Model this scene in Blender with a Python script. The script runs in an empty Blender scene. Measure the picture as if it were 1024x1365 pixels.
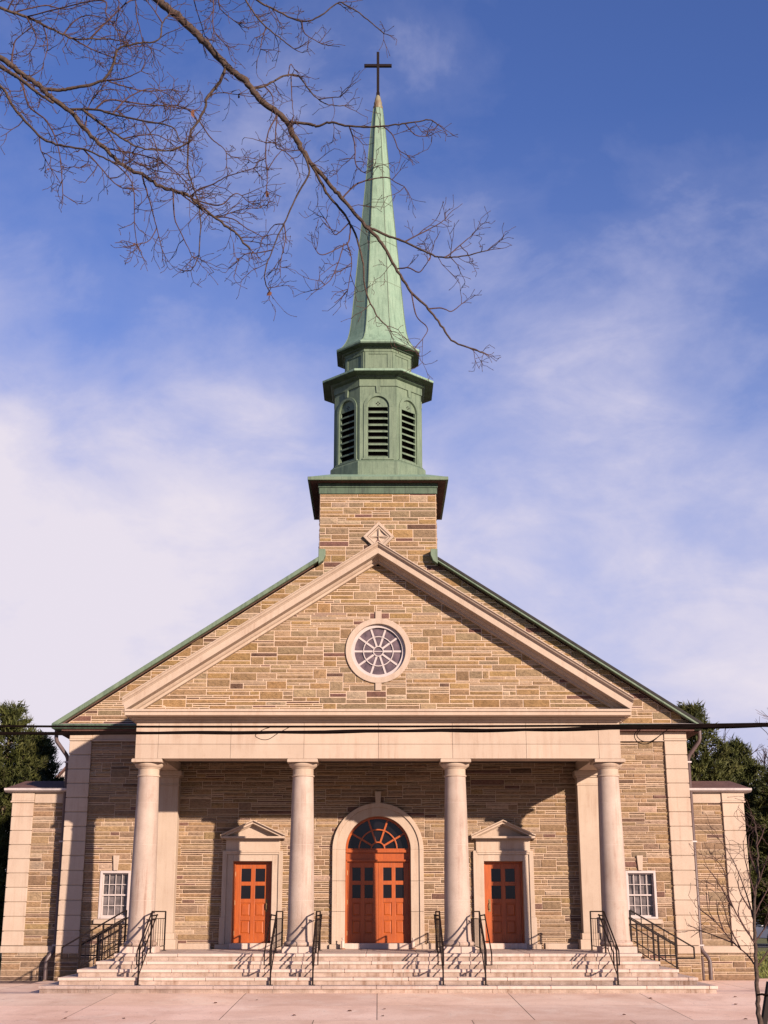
import bpy, bmesh, math, random
from mathutils import Vector, Matrix
R = math.radians
random.seed(7)
SC = bpy.context.scene
COL = SC.collection

# ------------------------------------------------------------------ camera
CAMD, EYE, PITCH, FPX = 36.8, 1.766, math.atan((1215-682.5)/1750.), 1750.
cd = bpy.data.cameras.new("camera"); cam = bpy.data.objects.new("camera", cd); COL.objects.link(cam)
cam.location = (0, -CAMD, EYE); cam.rotation_euler = (R(90)+PITCH, 0, 0)
cd.sensor_fit = 'VERTICAL'; cd.sensor_height = 24; cd.sensor_width = 18
cd.lens = FPX/1365*24; cd.shift_x = 8/1365; cd.clip_end = 3000; cd.clip_start = .1
SC.camera = cam

# ------------------------------------------------------------------ light
SUN = Vector((.75, -1, .37)).normalized()
SUN_E = math.asin(SUN.z); SUN_A = math.atan2(SUN.x, SUN.y)
sl = bpy.data.lights.new("sun", 'SUN'); sl.energy = 5.0; sl.angle = R(.8); sl.color = (1, .80, .66)
so = bpy.data.objects.new("sun", sl); COL.objects.link(so)
so.rotation_euler = SUN.to_track_quat('Z', 'Y').to_euler(); so.location = (20, -30, 20)
SC.view_settings.view_transform = 'Standard'; SC.view_settings.look = 'None'
SC.view_settings.exposure = .95; SC.view_settings.gamma = 1

# node helper --------------------------------------------------------
class NT:
    def __init__(s, tree): s.t = tree; s.n = tree.nodes; s.l = tree.links
    def new(s, typ, **kw):
        n = s.n.new(typ)
        for k, v in kw.items():
            if k.startswith('i_'): n.inputs[k[2:].replace('_', ' ')].default_value = v
            else: setattr(n, k, v)
        return n
    def link(s, a, b): s.l.new(a, b)
    def val(s, sock, v):
        if hasattr(v, 'links') or isinstance(v, bpy.types.NodeSocket): s.link(v, sock)
        else: sock.default_value = v
    def math(s, op, a, b=0., clamp=False):
        n = s.new('ShaderNodeMath', operation=op, use_clamp=clamp); s.val(n.inputs[0], a); s.val(n.inputs[1], b); return n.outputs[0]
    def mix(s, f, a, b, mode='MIX'):
        n = s.new('ShaderNodeMix', data_type='RGBA', blend_type=mode)
        s.val(n.inputs[0], f); s.val(n.inputs[6], a); s.val(n.inputs[7], b); return n.outputs[2]
    def noise(s, vec, scale, detail=4, rough=.55, dist=0, dim='3D'):
        n = s.new('ShaderNodeTexNoise', noise_dimensions=dim); s.link(vec, n.inputs['Vector'])
        n.inputs['Scale'].default_value = scale; n.inputs['Detail'].default_value = detail
        n.inputs['Roughness'].default_value = rough; n.inputs['Distortion'].default_value = dist; return n.outputs['Fac']
    def ramp(s, f, pts):
        n = s.new('ShaderNodeValToRGB'); s.link(f, n.inputs[0]); e = n.color_ramp.elements
        while len(e) < len(pts): e.new(.5)
        for i, (p, c) in enumerate(pts):
            e[i].position = p; e[i].color = (c, c, c, 1) if isinstance(c, (int, float)) else (*c, 1)
        return n.outputs[0]
    def map(s, vec, scale=(1, 1, 1), loc=(0, 0, 0), rot=(0, 0, 0)):
        n = s.new('ShaderNodeMapping'); s.link(vec, n.inputs[0]); n.inputs[1].default_value = loc
        n.inputs[2].default_value = rot; n.inputs[3].default_value = scale; return n.outputs[0]

# ------------------------------------------------------------------ world: Nishita sky with procedural cloud
W = bpy.data.worlds.new("World"); SC.world = W; W.use_nodes = True
w = NT(W.node_tree); w.n.clear()
sky = w.new('ShaderNodeTexSky', sky_type='NISHITA'); sky.sun_disc = False
sky.sun_elevation = SUN_E; sky.sun_rotation = SUN_A; sky.air_density = 1.2; sky.dust_density = .15; sky.ozone_density = 3.0
tc = w.new('ShaderNodeTexCoord'); D = tc.outputs['Generated']
sx = w.new('ShaderNodeSeparateXYZ'); w.link(D, sx.inputs[0])
el = sx.outputs[2]                                   # sine of the elevation
az = w.math('ARCTAN2', sx.outputs[0], sx.outputs[1])  # 0 = straight behind the church
cv = w.new('ShaderNodeCombineXYZ'); w.link(az, cv.inputs[0]); w.link(el, cv.inputs[1])
P = cv.outputs[0]
n1 = w.noise(w.map(P, (3.0, 5.2, 1), (4.1, 1.3, 0), (0, 0, R(-14))), 1.6, 9, .58, .25)
n2 = w.noise(w.map(P, (7, 15, 1), (2.2, 5.1, 0), (0, 0, R(-20))), 1.4, 6, .6, .6)
# denser low in the sky and to the left
low = w.new('ShaderNodeMapRange', i_From_Min=.10, i_From_Max=.55, i_To_Min=.40, i_To_Max=-.24); w.link(el, low.inputs[0])
lft = w.new('ShaderNodeMapRange', i_From_Min=-.35, i_From_Max=.35, i_To_Min=.06, i_To_Max=-.06); w.link(az, lft.inputs[0])
# clear sky on the sunny side, behind the viewer
bk = w.new('ShaderNodeMapRange', i_From_Min=-.2, i_From_Max=.5, i_To_Min=-.7, i_To_Max=0.); w.link(sx.outputs[1], bk.inputs[0])
dens = w.math('ADD', w.math('ADD', n1, w.math('MULTIPLY', w.math('SUBTRACT', n2, .5), .34)), w.math('ADD', low.outputs[0], lft.outputs[0]))
dens = w.math('ADD', dens, bk.outputs[0])
def blob(a0, e0, ra, re):
    a = w.math('DIVIDE', w.math('SUBTRACT', az, a0), ra); e = w.math('DIVIDE', w.math('SUBTRACT', el, e0), re)
    d = w.math('ADD', w.math('MULTIPLY', a, a), w.math('MULTIPLY', e, e))
    return w.math('POWER', 2.718, w.math('MULTIPLY', d, -1.0))
dens = w.math('ADD', dens, w.math('MULTIPLY', blob(-.25, .26, .19, .11), .31))
dens = w.math('ADD', dens, w.math('MULTIPLY', blob(-.22, .13, .14, .07), .22))
dens = w.math('ADD', dens, w.math('MULTIPLY', blob(.17, .385, .09, .05), .16))
dens = w.math('ADD', dens, w.math('MULTIPLY', blob(.10, .29, .16, .05), .10))
dens = w.math('ADD', dens, w.math('MULTIPLY', blob(.05, .585, .12, .05), .13))
dens = w.math('ADD', dens, w.math('MULTIPLY', blob(.21, .46, .08, .07), .12))
cl = w.ramp(dens, [(.24, 0.), (.38, .08), (.56, .42), (.80, .88), (1.05, 1.)])
thick = w.ramp(dens, [(.60, 0.), (.98, 1.)])
base = w.mix(1., sky.outputs[0], (.95, 1.0, 1.66, 1), 'MULTIPLY')
ccol = w.mix(thick, (6.1, 6.0, 8.2, 1), (8.4, 7.8, 8.8, 1))
haze = w.ramp(el, [(.08, .80), (.24, .42), (.40, .10), (.55, 0.)])
base = w.mix(haze, base, (5.7, 5.9, 8.4, 1))
fin = w.mix(cl, base, ccol)
bg = w.new('ShaderNodeBackground'); bg.inputs[1].default_value = .050; w.link(fin, bg.inputs[0])
wo = w.new('ShaderNodeOutputWorld'); w.link(bg.outputs[0], wo.inputs[0])

# ------------------------------------------------------------------ materials
def mat(name, rough=.8, spec=.3):
    m = bpy.data.materials.new(name); m.use_nodes = True; t = NT(m.node_tree)
    b = t.n['Principled BSDF']; b.inputs['Roughness'].default_value = rough; b.inputs['Specular IOR Level'].default_value = spec
    return m, t, b
def bump(t, b, h, strength=.3, dist=.02):
    n = t.new('ShaderNodeBump'); n.inputs['Strength'].default_value = strength; n.inputs['Distance'].default_value = dist
    t.link(h, n.inputs['Height']); t.link(n.outputs[0], b.inputs['Normal'])
def pos(t): return t.new('ShaderNodeNewGeometry').outputs['Position']
M = {}
def m_stone():
    m, t, b = mat('rough_ashlar', .9, .2); p = pos(t)
    a = t.new('ShaderNodeAttribute', attribute_name='stone'); 
    n = t.noise(p, 9, 6, .65); g = t.noise(t.map(p, (6, 6, 22)), 2.2, 5, .6)
    c = t.mix(1., a.outputs['Color'], t.ramp(n, [(.25, .68), (.5, 1.), (.78, 1.25)]), 'MULTIPLY')
    c = t.mix(.65, c, t.ramp(g, [(.3, .7), (.6, 1.1)]), 'MULTIPLY')
    t.link(c, b.inputs['Base Color'])
    h = t.math('ADD', t.math('MULTIPLY', t.noise(t.map(p, (1, 1, 2.2)), 8, 5, .7), 1.0), t.math('MULTIPLY', g, .5))
    bump(t, b, h, .85, .05); return m
def m_mottled(name, c1, c2, scale=1.4, rough=.8, fine=40, fs=.18, bs=.15, streak=0., stain=(.5, .42, .36)):
    m, t, b = mat(name, rough); p = pos(t)
    c = t.mix(t.ramp(t.noise(p, scale, 5, .6), [(.3, 0.), (.7, 1.)]), (*c1, 1), (*c2, 1))
    c = t.mix(1., c, t.ramp(t.noise(p, fine, 3, .7), [(.25, 1-fs), (.75, 1+fs*.6)]), 'MULTIPLY')
    if streak:
        isl = t.new('ShaderNodeNewGeometry').outputs['Random Per Island']   # each cut block its own tone
        c = t.mix(1., c, t.ramp(isl, [(0., (.93, .92, .90)), (.5, (1., 1., 1.)), (1., (1.04, 1.02, 1.0))]), 'MULTIPLY')
        s = t.noise(t.map(p, (5, 5, .35)), 1.6, 6, .7); s2 = t.noise(p, .8, 4, .6)
        f = t.math('MULTIPLY', t.ramp(s, [(.47, 0.), (.66, 1.)]), t.ramp(s2, [(.38, 0.), (.60, 1.)]))
        c = t.mix(t.math('MULTIPLY', f, streak), c, t.mix(1., c, (*stain, 1), 'MULTIPLY'))
        g = t.ramp(t.noise(p, 5.5, 6, .75), [(.55, 0.), (.72, .5)]); c = t.mix(t.math('MULTIPLY', g, streak), c, t.mix(1., c, (*stain, 1), 'MULTIPLY'))
    t.link(c, b.inputs['Base Color']); bump(t, b, t.noise(p, fine, 4, .7), bs, .01); return m
M['stone'] = m_stone()
M['mortar'] = m_mottled('mortar', (.43, .315, .225), (.50, .38, .28), 6)
M['lime'] = m_mottled('dressed_limestone', (.345, .268, .205), (.405, .325, .253), .9, .75, 45, .12, .15, .55, (.72, .62, .56))
M['column'] = m_mottled('column_limestone', (.295, .232, .187), (.395, .32, .265), 1.1, .8, 60, .18, .2, 1., (.72, .62, .58))
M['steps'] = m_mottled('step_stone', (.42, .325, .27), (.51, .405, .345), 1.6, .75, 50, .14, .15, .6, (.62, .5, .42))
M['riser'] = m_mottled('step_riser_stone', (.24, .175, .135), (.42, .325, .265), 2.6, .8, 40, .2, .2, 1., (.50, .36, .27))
def m_copper(name, c1, c2, c3):
    m, t, b = mat(name, .6, .35); p = pos(t)
    s = t.noise(t.map(p, (5, 5, .45)), 1.7, 7, .7); n = t.noise(p, 1.9, 6, .65, .5); q = t.noise(t.map(p, (9, 9, .7)), 2.0, 5, .6)
    c = t.mix(t.ramp(n, [(.34, 0.), (.66, 1.)]), (*c1, 1), (*c2, 1))
    c = t.mix(t.ramp(s, [(.48, 0.), (.68, .85)]), c, (*c3, 1))
    c = t.mix(t.ramp(q, [(.60, 0.), (.76, .55)]), c, (c3[0]*.62, c3[1]*.45, c3[2]*.40, 1))
    c = t.mix(1., c, t.ramp(t.noise(p, 26, 4, .7), [(.25, .86), (.75, 1.1)]), 'MULTIPLY')
    t.link(c, b.inputs['Base Color']); bump(t, b, t.math('ADD', n, t.math('MULTIPLY', t.noise(p, 5, 3, .5), .4)), .25, .03); return m
M['copper'] = m_copper('verdigris_copper', (.098, .142, .092), (.128, .175, .115), (.055, .085, .056))
M['copper_dark'] = m_copper('weathered_verdigris_copper', (.048, .082, .052), (.068, .105, .067), (.020, .030, .022))
M['copper_pale'] = m_copper('pale_verdigris_copper', (.155, .246, .172), (.195, .286, .202), (.10, .162, .112))
def m_wood():
    m, t, b = mat('orange_stained_wood', .42, .4); p = pos(t)
    g = t.noise(t.map(p, (22, 22, 1.0)), 2.8, 6, .65, .8); n = t.noise(t.map(p, (1, 1, .6)), 3.2, 5, .65)
    c = t.mix(t.ramp(g, [(.3, 0.), (.7, 1.)]), (.235, .046, .006, 1), (.385, .086, .011, 1))
    c = t.mix(t.ramp(n, [(.3, .55), (.62, 0.)]), c, (.21, .038, .006, 1))
    t.link(c, b.inputs['Base Color']); bump(t, b, g, .08, .004); return m
M['wood'] = m_wood()
def plain(name, c, rough=.5, spec=.4, metal=0., nz=.12, sc=8):
    m, t, b = mat(name, rough, spec); b.inputs['Metallic'].default_value = metal; p = pos(t)
    t.link(t.mix(1., (*c, 1), t.ramp(t.noise(p, sc, 4, .6), [(.3, 1-nz), (.7, 1+nz)]), 'MULTIPLY'), b.inputs['Base Color']); return m
M['glass'] = plain('dark_window_glass', (.006, .005, .006), .12, .3)
M['old_glass'] = plain('grey_leaded_glass', (.085, .06, .066), .25, .4, 0, .45, 5)
M['win_glass'] = plain('curtained_window_glass', (.10, .085, .083), .14, .4, 0, .6, 5)
M['white'] = plain('white_painted_wood', (.38, .33, .31), .5, .3, 0, .06)
M['iron'] = plain('black_painted_iron', (.010, .006, .0055), .55, .12, 0, .3, 20)
M['pipe'] = plain('brown_painted_pipe', (.075, .05, .048), .5, .4, 0, .2)
M['brass'] = plain('aged_brass', (.20, .13, .06), .5, .4, .6)
M['shingle'] = m_mottled('brown_shingle', (.085, .043, .035), (.125, .065, .053), 3, .9, 20, .3, .5)
M['dark_edge'] = m_mottled('dark_roof_edge', (.018, .018, .016), (.03, .028, .026), 6, .9, 30, .3, .4)
M['lead'] = m_mottled('pale_flashing', (.34, .30, .29), (.46, .41, .39), 2, .55, 20, .2, .2)
M['cable'] = plain('black_cable_sheath', (.006, .0035, .003), .95, .04, 0, .3, 6)
M['ceiling'] = plain('portico_ceiling', (.07, .055, .045), .8, .2)
M['concrete'] = None
def m_concrete():
    m, t, b = mat('pinkish_concrete', .9, .2); p = pos(t)
    big = t.noise(p, .33, 5, .6, .4); mid = t.noise(t.map(p, (1, .7, 1)), 1.3, 5, .65, .6); fine = t.noise(p, 38, 4, .75)
    a = t.new('ShaderNodeAttribute', attribute_name='stone')
    c = t.mix(t.ramp(big, [(.38, 0.), (.60, 1.)]), (.66, .445, .33, 1), (.80, .585, .455, 1))
    c = t.mix(t.ramp(mid, [(.52, 0.), (.72, .55)]), c, (.80, .66, .54, 1))
    c = t.mix(1., c, a.outputs['Color'], 'MULTIPLY')
    c = t.mix(1., c, t.ramp(fine, [(.25, .78), (.75, 1.12)]), 'MULTIPLY')
    sp = t.noise(p, 9, 2, .5); cr = t.noise(t.map(p, (1, .8, 1)), .8, 7, .72, .6); c = t.mix(t.ramp(cr, [(.50, 0.), (.66, .45)]), c, (.50, .31, .225, 1))
    c = t.mix(t.ramp(sp, [(.68, 0.), (.76, .6)]), c, (.24, .16, .13, 1))
    t.link(c, b.inputs['Base Color']); bump(t, b, fine, .3, .006); return m
M['concrete'] = m_concrete()
M['joint'] = plain('joint_dirt', (.16, .11, .09), .95, .1)
M['grass'] = m_mottled('short_grass', (.085, .10, .02), (.15, .14, .035), .6, .95, 30, .4, .6)
M['asphalt'] = m_mottled('asphalt', (.045, .045, .047), (.06, .058, .058), .5, .9, 60, .3, .4)
def m_bark(name, a, b_, sc=25):
    m, t, b = mat(name, .9, .2); p = pos(t)
    c = t.mix(t.ramp(t.noise(p, sc, 5, .7), [(.3, 0.), (.7, 1.)]), (*a, 1), (*b_, 1)); t.link(c, b.inputs['Base Color'])
    bump(t, b, t.noise(t.map(p, (1, 1, 1)), sc*1.5, 4, .7), .6, .01); return m
M['bark'] = m_bark('grey_brown_bark', (.030, .020, .016), (.092, .064, .050), 30)
M['twig'] = m_bark('reddish_twig_bark', (.045, .024, .022), (.085, .048, .042), 30)
M['pine_bark'] = m_bark('pine_bark', (.06, .042, .03), (.11, .08, .055), 8)
def m_leaf(name, c1, c2, c3):
    m, t, b = mat(name, .7, .25)
    a = t.new('ShaderNodeAttribute', attribute_name='stone'); p = pos(t)
    c = t.mix(a.outputs['Fac'], (*c1, 1), (*c2, 1)); c = t.mix(t.ramp(t.noise(p, 1.1, 3), [(.45, 0.), (.7, .6)]), c, (*c3, 1))
    t.link(c, b.inputs['Base Color']); return m
M['needles'] = m_leaf('pine_needles', (.014, .020, .004), (.058, .066, .013), (.078, .074, .019))
M['dead_leaf'] = plain('dry_brown_leaf', (.11, .048, .03), .8, .2, 0, .3)

# ------------------------------------------------------------------ mesh helpers
def lab(o, label=None, cat=None, group=None, kind=None):
    if label: o['label'] = label
    if cat: o['category'] = cat
    if group: o['group'] = group
    if kind: o['kind'] = kind
    return o
def empty(name, loc=(0, 0, 0), rz=0):
    o = bpy.data.objects.new(name, None); COL.objects.link(o); o.location = loc; o.rotation_euler = (0, 0, rz); o.empty_display_size = .2; return o
class MB:
    """collects shapes into one mesh"""
    def __init__(s): s.v = []; s.f = []; s.c = []; s.cur = (1, 1, 1); s.m = []; s.mi = 0
    def add(s, vs, fs, c=None):
        o = len(s.v); s.v += [tuple(v) for v in vs]
        for f in fs: s.f.append(tuple(i+o for i in f)); s.c.append(c or s.cur); s.m.append(s.mi)
    def box(s, x0, x1, y0, y1, z0, z1, c=None):
        x0, x1 = min(x0, x1), max(x0, x1); y0, y1 = min(y0, y1), max(y0, y1); z0, z1 = min(z0, z1), max(z0, z1)
        s.add([(x0, y0, z0), (x1, y0, z0), (x1, y1, z0), (x0, y1, z0), (x0, y0, z1), (x1, y0, z1), (x1, y1, z1), (x0, y1, z1)],
              [(0, 3, 2, 1), (4, 5, 6, 7), (0, 1, 5, 4), (1, 2, 6, 5), (2, 3, 7, 6), (3, 0, 4, 7)], c); return s
    def prism(s, poly, y0, y1, c=None):
        """xz polygon (counter-clockwise seen from -y) pushed along y"""
        n = len(poly); a = sum(poly[i][0]*poly[(i+1) % n][1]-poly[(i+1) % n][0]*poly[i][1] for i in range(n))
        if a < 0: poly = poly[::-1]
        s.add([(x, y0, z) for x, z in poly]+[(x, y1, z) for x, z in poly],
              [tuple(range(n)), tuple(range(2*n-1, n-1, -1))]+[(i, i+n, (i+1) % n+n, (i+1) % n) for i in range(n)], c); return s
    def prism_x(s, poly, x0, x1, c=None):
        """yz polygon pushed along x"""
        n = len(poly); a = sum(poly[i][0]*poly[(i+1) % n][1]-poly[(i+1) % n][0]*poly[i][1] for i in range(n))
        if a < 0: poly = poly[::-1]
        s.add([(x1, y, z) for y, z in poly]+[(x0, y, z) for y, z in poly],
              [tuple(range(n)), tuple(range(2*n-1, n-1, -1))]+[(i, i+n, (i+1) % n+n, (i+1) % n) for i in range(n)], c); return s
    def ring(s, cx, cz, r0, r1, y0, y1, a0=0., a1=2*math.pi, n=48):
        """flat ring in the xz plane, thick along y"""
        full = abs(a1-a0-2*math.pi) < 1e-6; k = n if full else n+1; vs = []
        for i in range(k):
            a = a0+(a1-a0)*i/n
            for r in (r0, r1):
                for y in (y0, y1): vs.append((cx+r*math.cos(a), y, cz+r*math.sin(a)))
        fs = []
        for i in range(n):
            A = 4*i; B = 4*((i+1) % k)
            fs += [(A, A+2, B+2, B), (A+1, B+1, B+3, A+3), (A, B, B+1, A+1), (A+2, A+3, B+3, B+2)]
        if not full: fs += [(0, 1, 3, 2), (4*n, 4*n+2, 4*n+3, 4*n+1)]
        s.add(vs, fs); return s
    def lathe(s, prof, cx, cy, n=48, cap=True):
        vs = []; 
        for r, z in prof:
            for i in range(n): a = 2*math.pi*i/n; vs.append((cx+r*math.cos(a), cy+r*math.sin(a), z))
        fs = [(j*n+i, j*n+(i+1) % n, (j+1)*n+(i+1) % n, (j+1)*n+i) for j in range(len(prof)-1) for i in range(n)]
        if cap: fs += [tuple(range(n-1, -1, -1)), tuple(range((len(prof)-1)*n, len(prof)*n))]
        s.add(vs, fs); return s
    def octo(s, levels, cx, cy, cap=True):
        """levels: (apothem, half front edge, z)"""
        vs = []
        for a, h, z in levels:
            vs += [(cx+x, cy+y, z) for x, y in ((-h, -a), (h, -a), (a, -h), (a, h), (h, a), (-h, a), (-a, h), (-a, -h))]
        fs = [(j*8+i, j*8+(i+1) % 8, (j+1)*8+(i+1) % 8, (j+1)*8+i) for j in range(len(levels)-1) for i in range(8)]
        if cap: fs += [tuple(range(7, -1, -1)), tuple(range((len(levels)-1)*8, len(levels)*8))]
        s.add(vs, fs); return s
    def tube(s, pts, rad, n=8, c=None, cap=True):
        pts = [Vector(p) for p in pts]; k = len(pts)
        if not isinstance(rad, (list, tuple)): rad = [rad]*k
        vs = []; up = None
        for i, p in enumerate(pts):
            d = (pts[min(i+1, k-1)]-pts[max(i-1, 0)])
            if d.length < 1e-9: d = Vector((0, 0, 1))
            d.normalize()
            if up is None: up = d.orthogonal().normalized()
            else:
                up = up-d*up.dot(d)
                up = up.normalized() if up.length > 1e-6 else d.orthogonal().normalized()
            b = d.cross(up)
            for j in range(n):
                a = 2*math.pi*j/n; vs.append(p+(up*math.cos(a)+b*math.sin(a))*rad[i])
        fs = [(i*n+j, i*n+(j+1) % n, (i+1)*n+(j+1) % n, (i+1)*n+j) for i in range(k-1) for j in range(n)]
        if cap: fs += [tuple(range(n-1, -1, -1)), tuple(range((k-1)*n, k*n))]
        s.add(vs, fs, c); return s
    def bar(s, a, b, w, h=None):
        """square bar between two points"""
        h = h or w; a = Vector(a); b = Vector(b); d = (b-a).normalized()
        side = d.cross(Vector((0, 0, 1)))
        side = side.normalized() if side.length > 1e-4 else Vector((1, 0, 0))
        up = side.cross(d); vs = []
        for p in (a, b):
            for i, j in ((-1, -1), (1, -1), (1, 1), (-1, 1)): vs.append(p+side*i*w/2+up*j*h/2)
        s.add(vs, [(0, 1, 2, 3), (7, 6, 5, 4), (0, 4, 5, 1), (1, 5, 6, 2), (2, 6, 7, 3), (3, 7, 4, 0)]); return s
    def xf(s, mtx, start=0):
        for i in range(start, len(s.v)): s.v[i] = tuple(mtx @ Vector(s.v[i]))
        return s
    def build(s, name, material, parent=None, bevel=0., smooth=False, attr=False, seg=2):
        me = bpy.data.meshes.new(name); me.from_pydata(s.v, [], s.f); 
        for m in (material if isinstance(material, (list, tuple)) else [material]): me.materials.append(M[m] if isinstance(m, str) else m)
        if any(s.m): me.polygons.foreach_set('material_index', s.m)
        if attr:
            ca = me.color_attributes.new('stone', 'FLOAT_COLOR', 'CORNER'); buf = []
            for f, c in zip(s.f, s.c): buf += [c[0], c[1], c[2], 1.]*len(f)
            ca.data.foreach_set('color', buf)
        bm = bmesh.new(); bm.from_mesh(me); bmesh.ops.recalc_face_normals(bm, faces=bm.faces); bm.to_mesh(me); bm.free()
        if smooth: me.shade_smooth() if smooth is True else me.shade_smooth()
        me.update(); o = bpy.data.objects.new(name, me); COL.objects.link(o)
        if smooth == 'auto':
            me.polygons.foreach_set('use_smooth', [True]*len(me.polygons)); me.set_sharp_from_angle(angle=R(35))
        if bevel:
            b = o.modifiers.new('bevel', 'BEVEL'); b.width = bevel; b.segments = seg; b.limit_method = 'ANGLE'; b.angle_limit = R(40)
        if parent: o.parent = parent
        return o

# rough ashlar laid stone by stone -----------------------------------
PAL = [((0.2230, 0.1469, 0.0783), 24), ((0.2457, 0.1557, 0.0712), 20), ((0.2048, 0.1469, 0.0890), 16), ((0.2730, 0.1913, 0.1113), 14), ((0.1820, 0.1184, 0.0659), 10),
       ((0.2275, 0.1424, 0.0641), 5), ((0.1319, 0.0694, 0.0534), 5), ((0.1047, 0.0623, 0.0427), 3), ((0.2912, 0.2180, 0.1469), 5)]
PAL_LOW = [((0.2293, 0.1513, 0.0872), 30), ((0.2384, 0.1566, 0.0819), 18), ((0.2075, 0.1442, 0.0943), 22), ((0.2685, 0.1869, 0.1157), 12), ((0.1893, 0.1264, 0.0765), 16),
       ((0.1411, 0.0801, 0.0605), 5), ((0.1183, 0.0757, 0.0516), 2), ((0.3003, 0.2180, 0.1531), 5)]
def stone_colour(pal, tall):
    while True:
        r = random.uniform(0, sum(q for _, q in pal))
        for c, q in pal:
            r -= q
            if r <= 0: break
        if not (tall and c[0] < .15): break
    k = random.uniform(.86, 1.12); return tuple(min(.7, x*k*random.uniform(.97, 1.03)) for x in c)
def cut_rects(rects, holes):
    for h in holes:
        out = []
        for (a, b, c, d) in rects:
            if a >= h[1] or b <= h[0] or c >= h[3] or d <= h[2]: out.append((a, b, c, d)); continue
            if a < h[0]: out.append((a, h[0], c, d)); a = h[0]
            if b > h[1]: out.append((h[1], b, c, d)); b = h[1]
            if c < h[2]: out.append((a, b, c, h[2]))
            if d > h[3]: out.append((a, b, h[3], d))
        rects = out
    return rects
def clip(poly, planes):
    """keep the side with n.x*x + n.z*z <= k"""
    for nx, nz, k in planes:
        out = []
        for i in range(len(poly)):
            p, q = poly[i], poly[(i+1) % len(poly)]; dp = nx*p[0]+nz*p[1]-k; dq = nx*q[0]+nz*q[1]-k
            if dp <= 0: out.append(p)
            if dp*dq < 0: t = dp/(dp-dq); out.append((p[0]+(q[0]-p[0])*t, p[1]+(q[1]-p[1])*t))
        poly = out
        if len(poly) < 3: return []
    return poly
def shrink(poly, d):
    n = len(poly); out = []
    for i in range(n):
        p0, p1, p2 = Vector(poly[i-1]), Vector(poly[i]), Vector(poly[(i+1) % n])
        a = (p1-p0); b = (p2-p1)
        if a.length < 1e-5 or b.length < 1e-5: continue
        a.normalize(); b.normalize(); na = Vector((-a.y, a.x)); nb = Vector((-b.y, b.x)); k = 1+na.dot(nb)
        if k < .15: continue
        out.append(tuple(p1+(na+nb)*(d/k)))
    return out
def area(p): return .5*sum(p[i][0]*p[(i+1) % len(p)][1]-p[(i+1) % len(p)][0]*p[i][1] for i in range(len(p)))
def ashlar(x0, x1, z0, z1, um=.085, unit=.052, low=False):
    """skyline packing of random stones"""
    nx = max(1, round((x1-x0)/um)); um = (x1-x0)/nx; nz = max(1, round((z1-z0)/unit)); unit = (z1-z0)/nz
    h = [0]*nx; out = []
    while True:
        m = min(h)
        if m >= nz: return out
        i = h.index(m); j = i
        while j < nx and h[j] == m: j += 1
        L = j-i
        hh = random.choices([1, 2, 3, 4, 5], [20, 50, 24, 5, 1] if low else [14, 42, 24, 14, 6])[0]
        if m == 0 and not low and random.random() < .5: hh = random.randint(1, 5)
        wd = random.randint(2, 13) if hh <= 2 else random.randint(4, 11) if hh == 3 else random.randint(4, 8)
        if hh <= 2 and random.random() < .22: wd += random.randint(2, 6)
        if L-wd < 3: wd = L if L <= 17 else L//2
        wd = min(wd, L)
        lft = h[i-1] if i else None; rgt = h[j] if j < nx else None
        side = [q-m for q in (lft, rgt) if q is not None and q > m]
        if side and random.random() < .5 and min(side) <= 5: hh = min(side)
        hh = min(hh, nz-m)
        for k in range(i, i+wd): h[k] = m+hh
        out.append((x0+i*um, x0+(i+wd)*um, z0+m*unit, z0+(m+hh)*unit))
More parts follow.
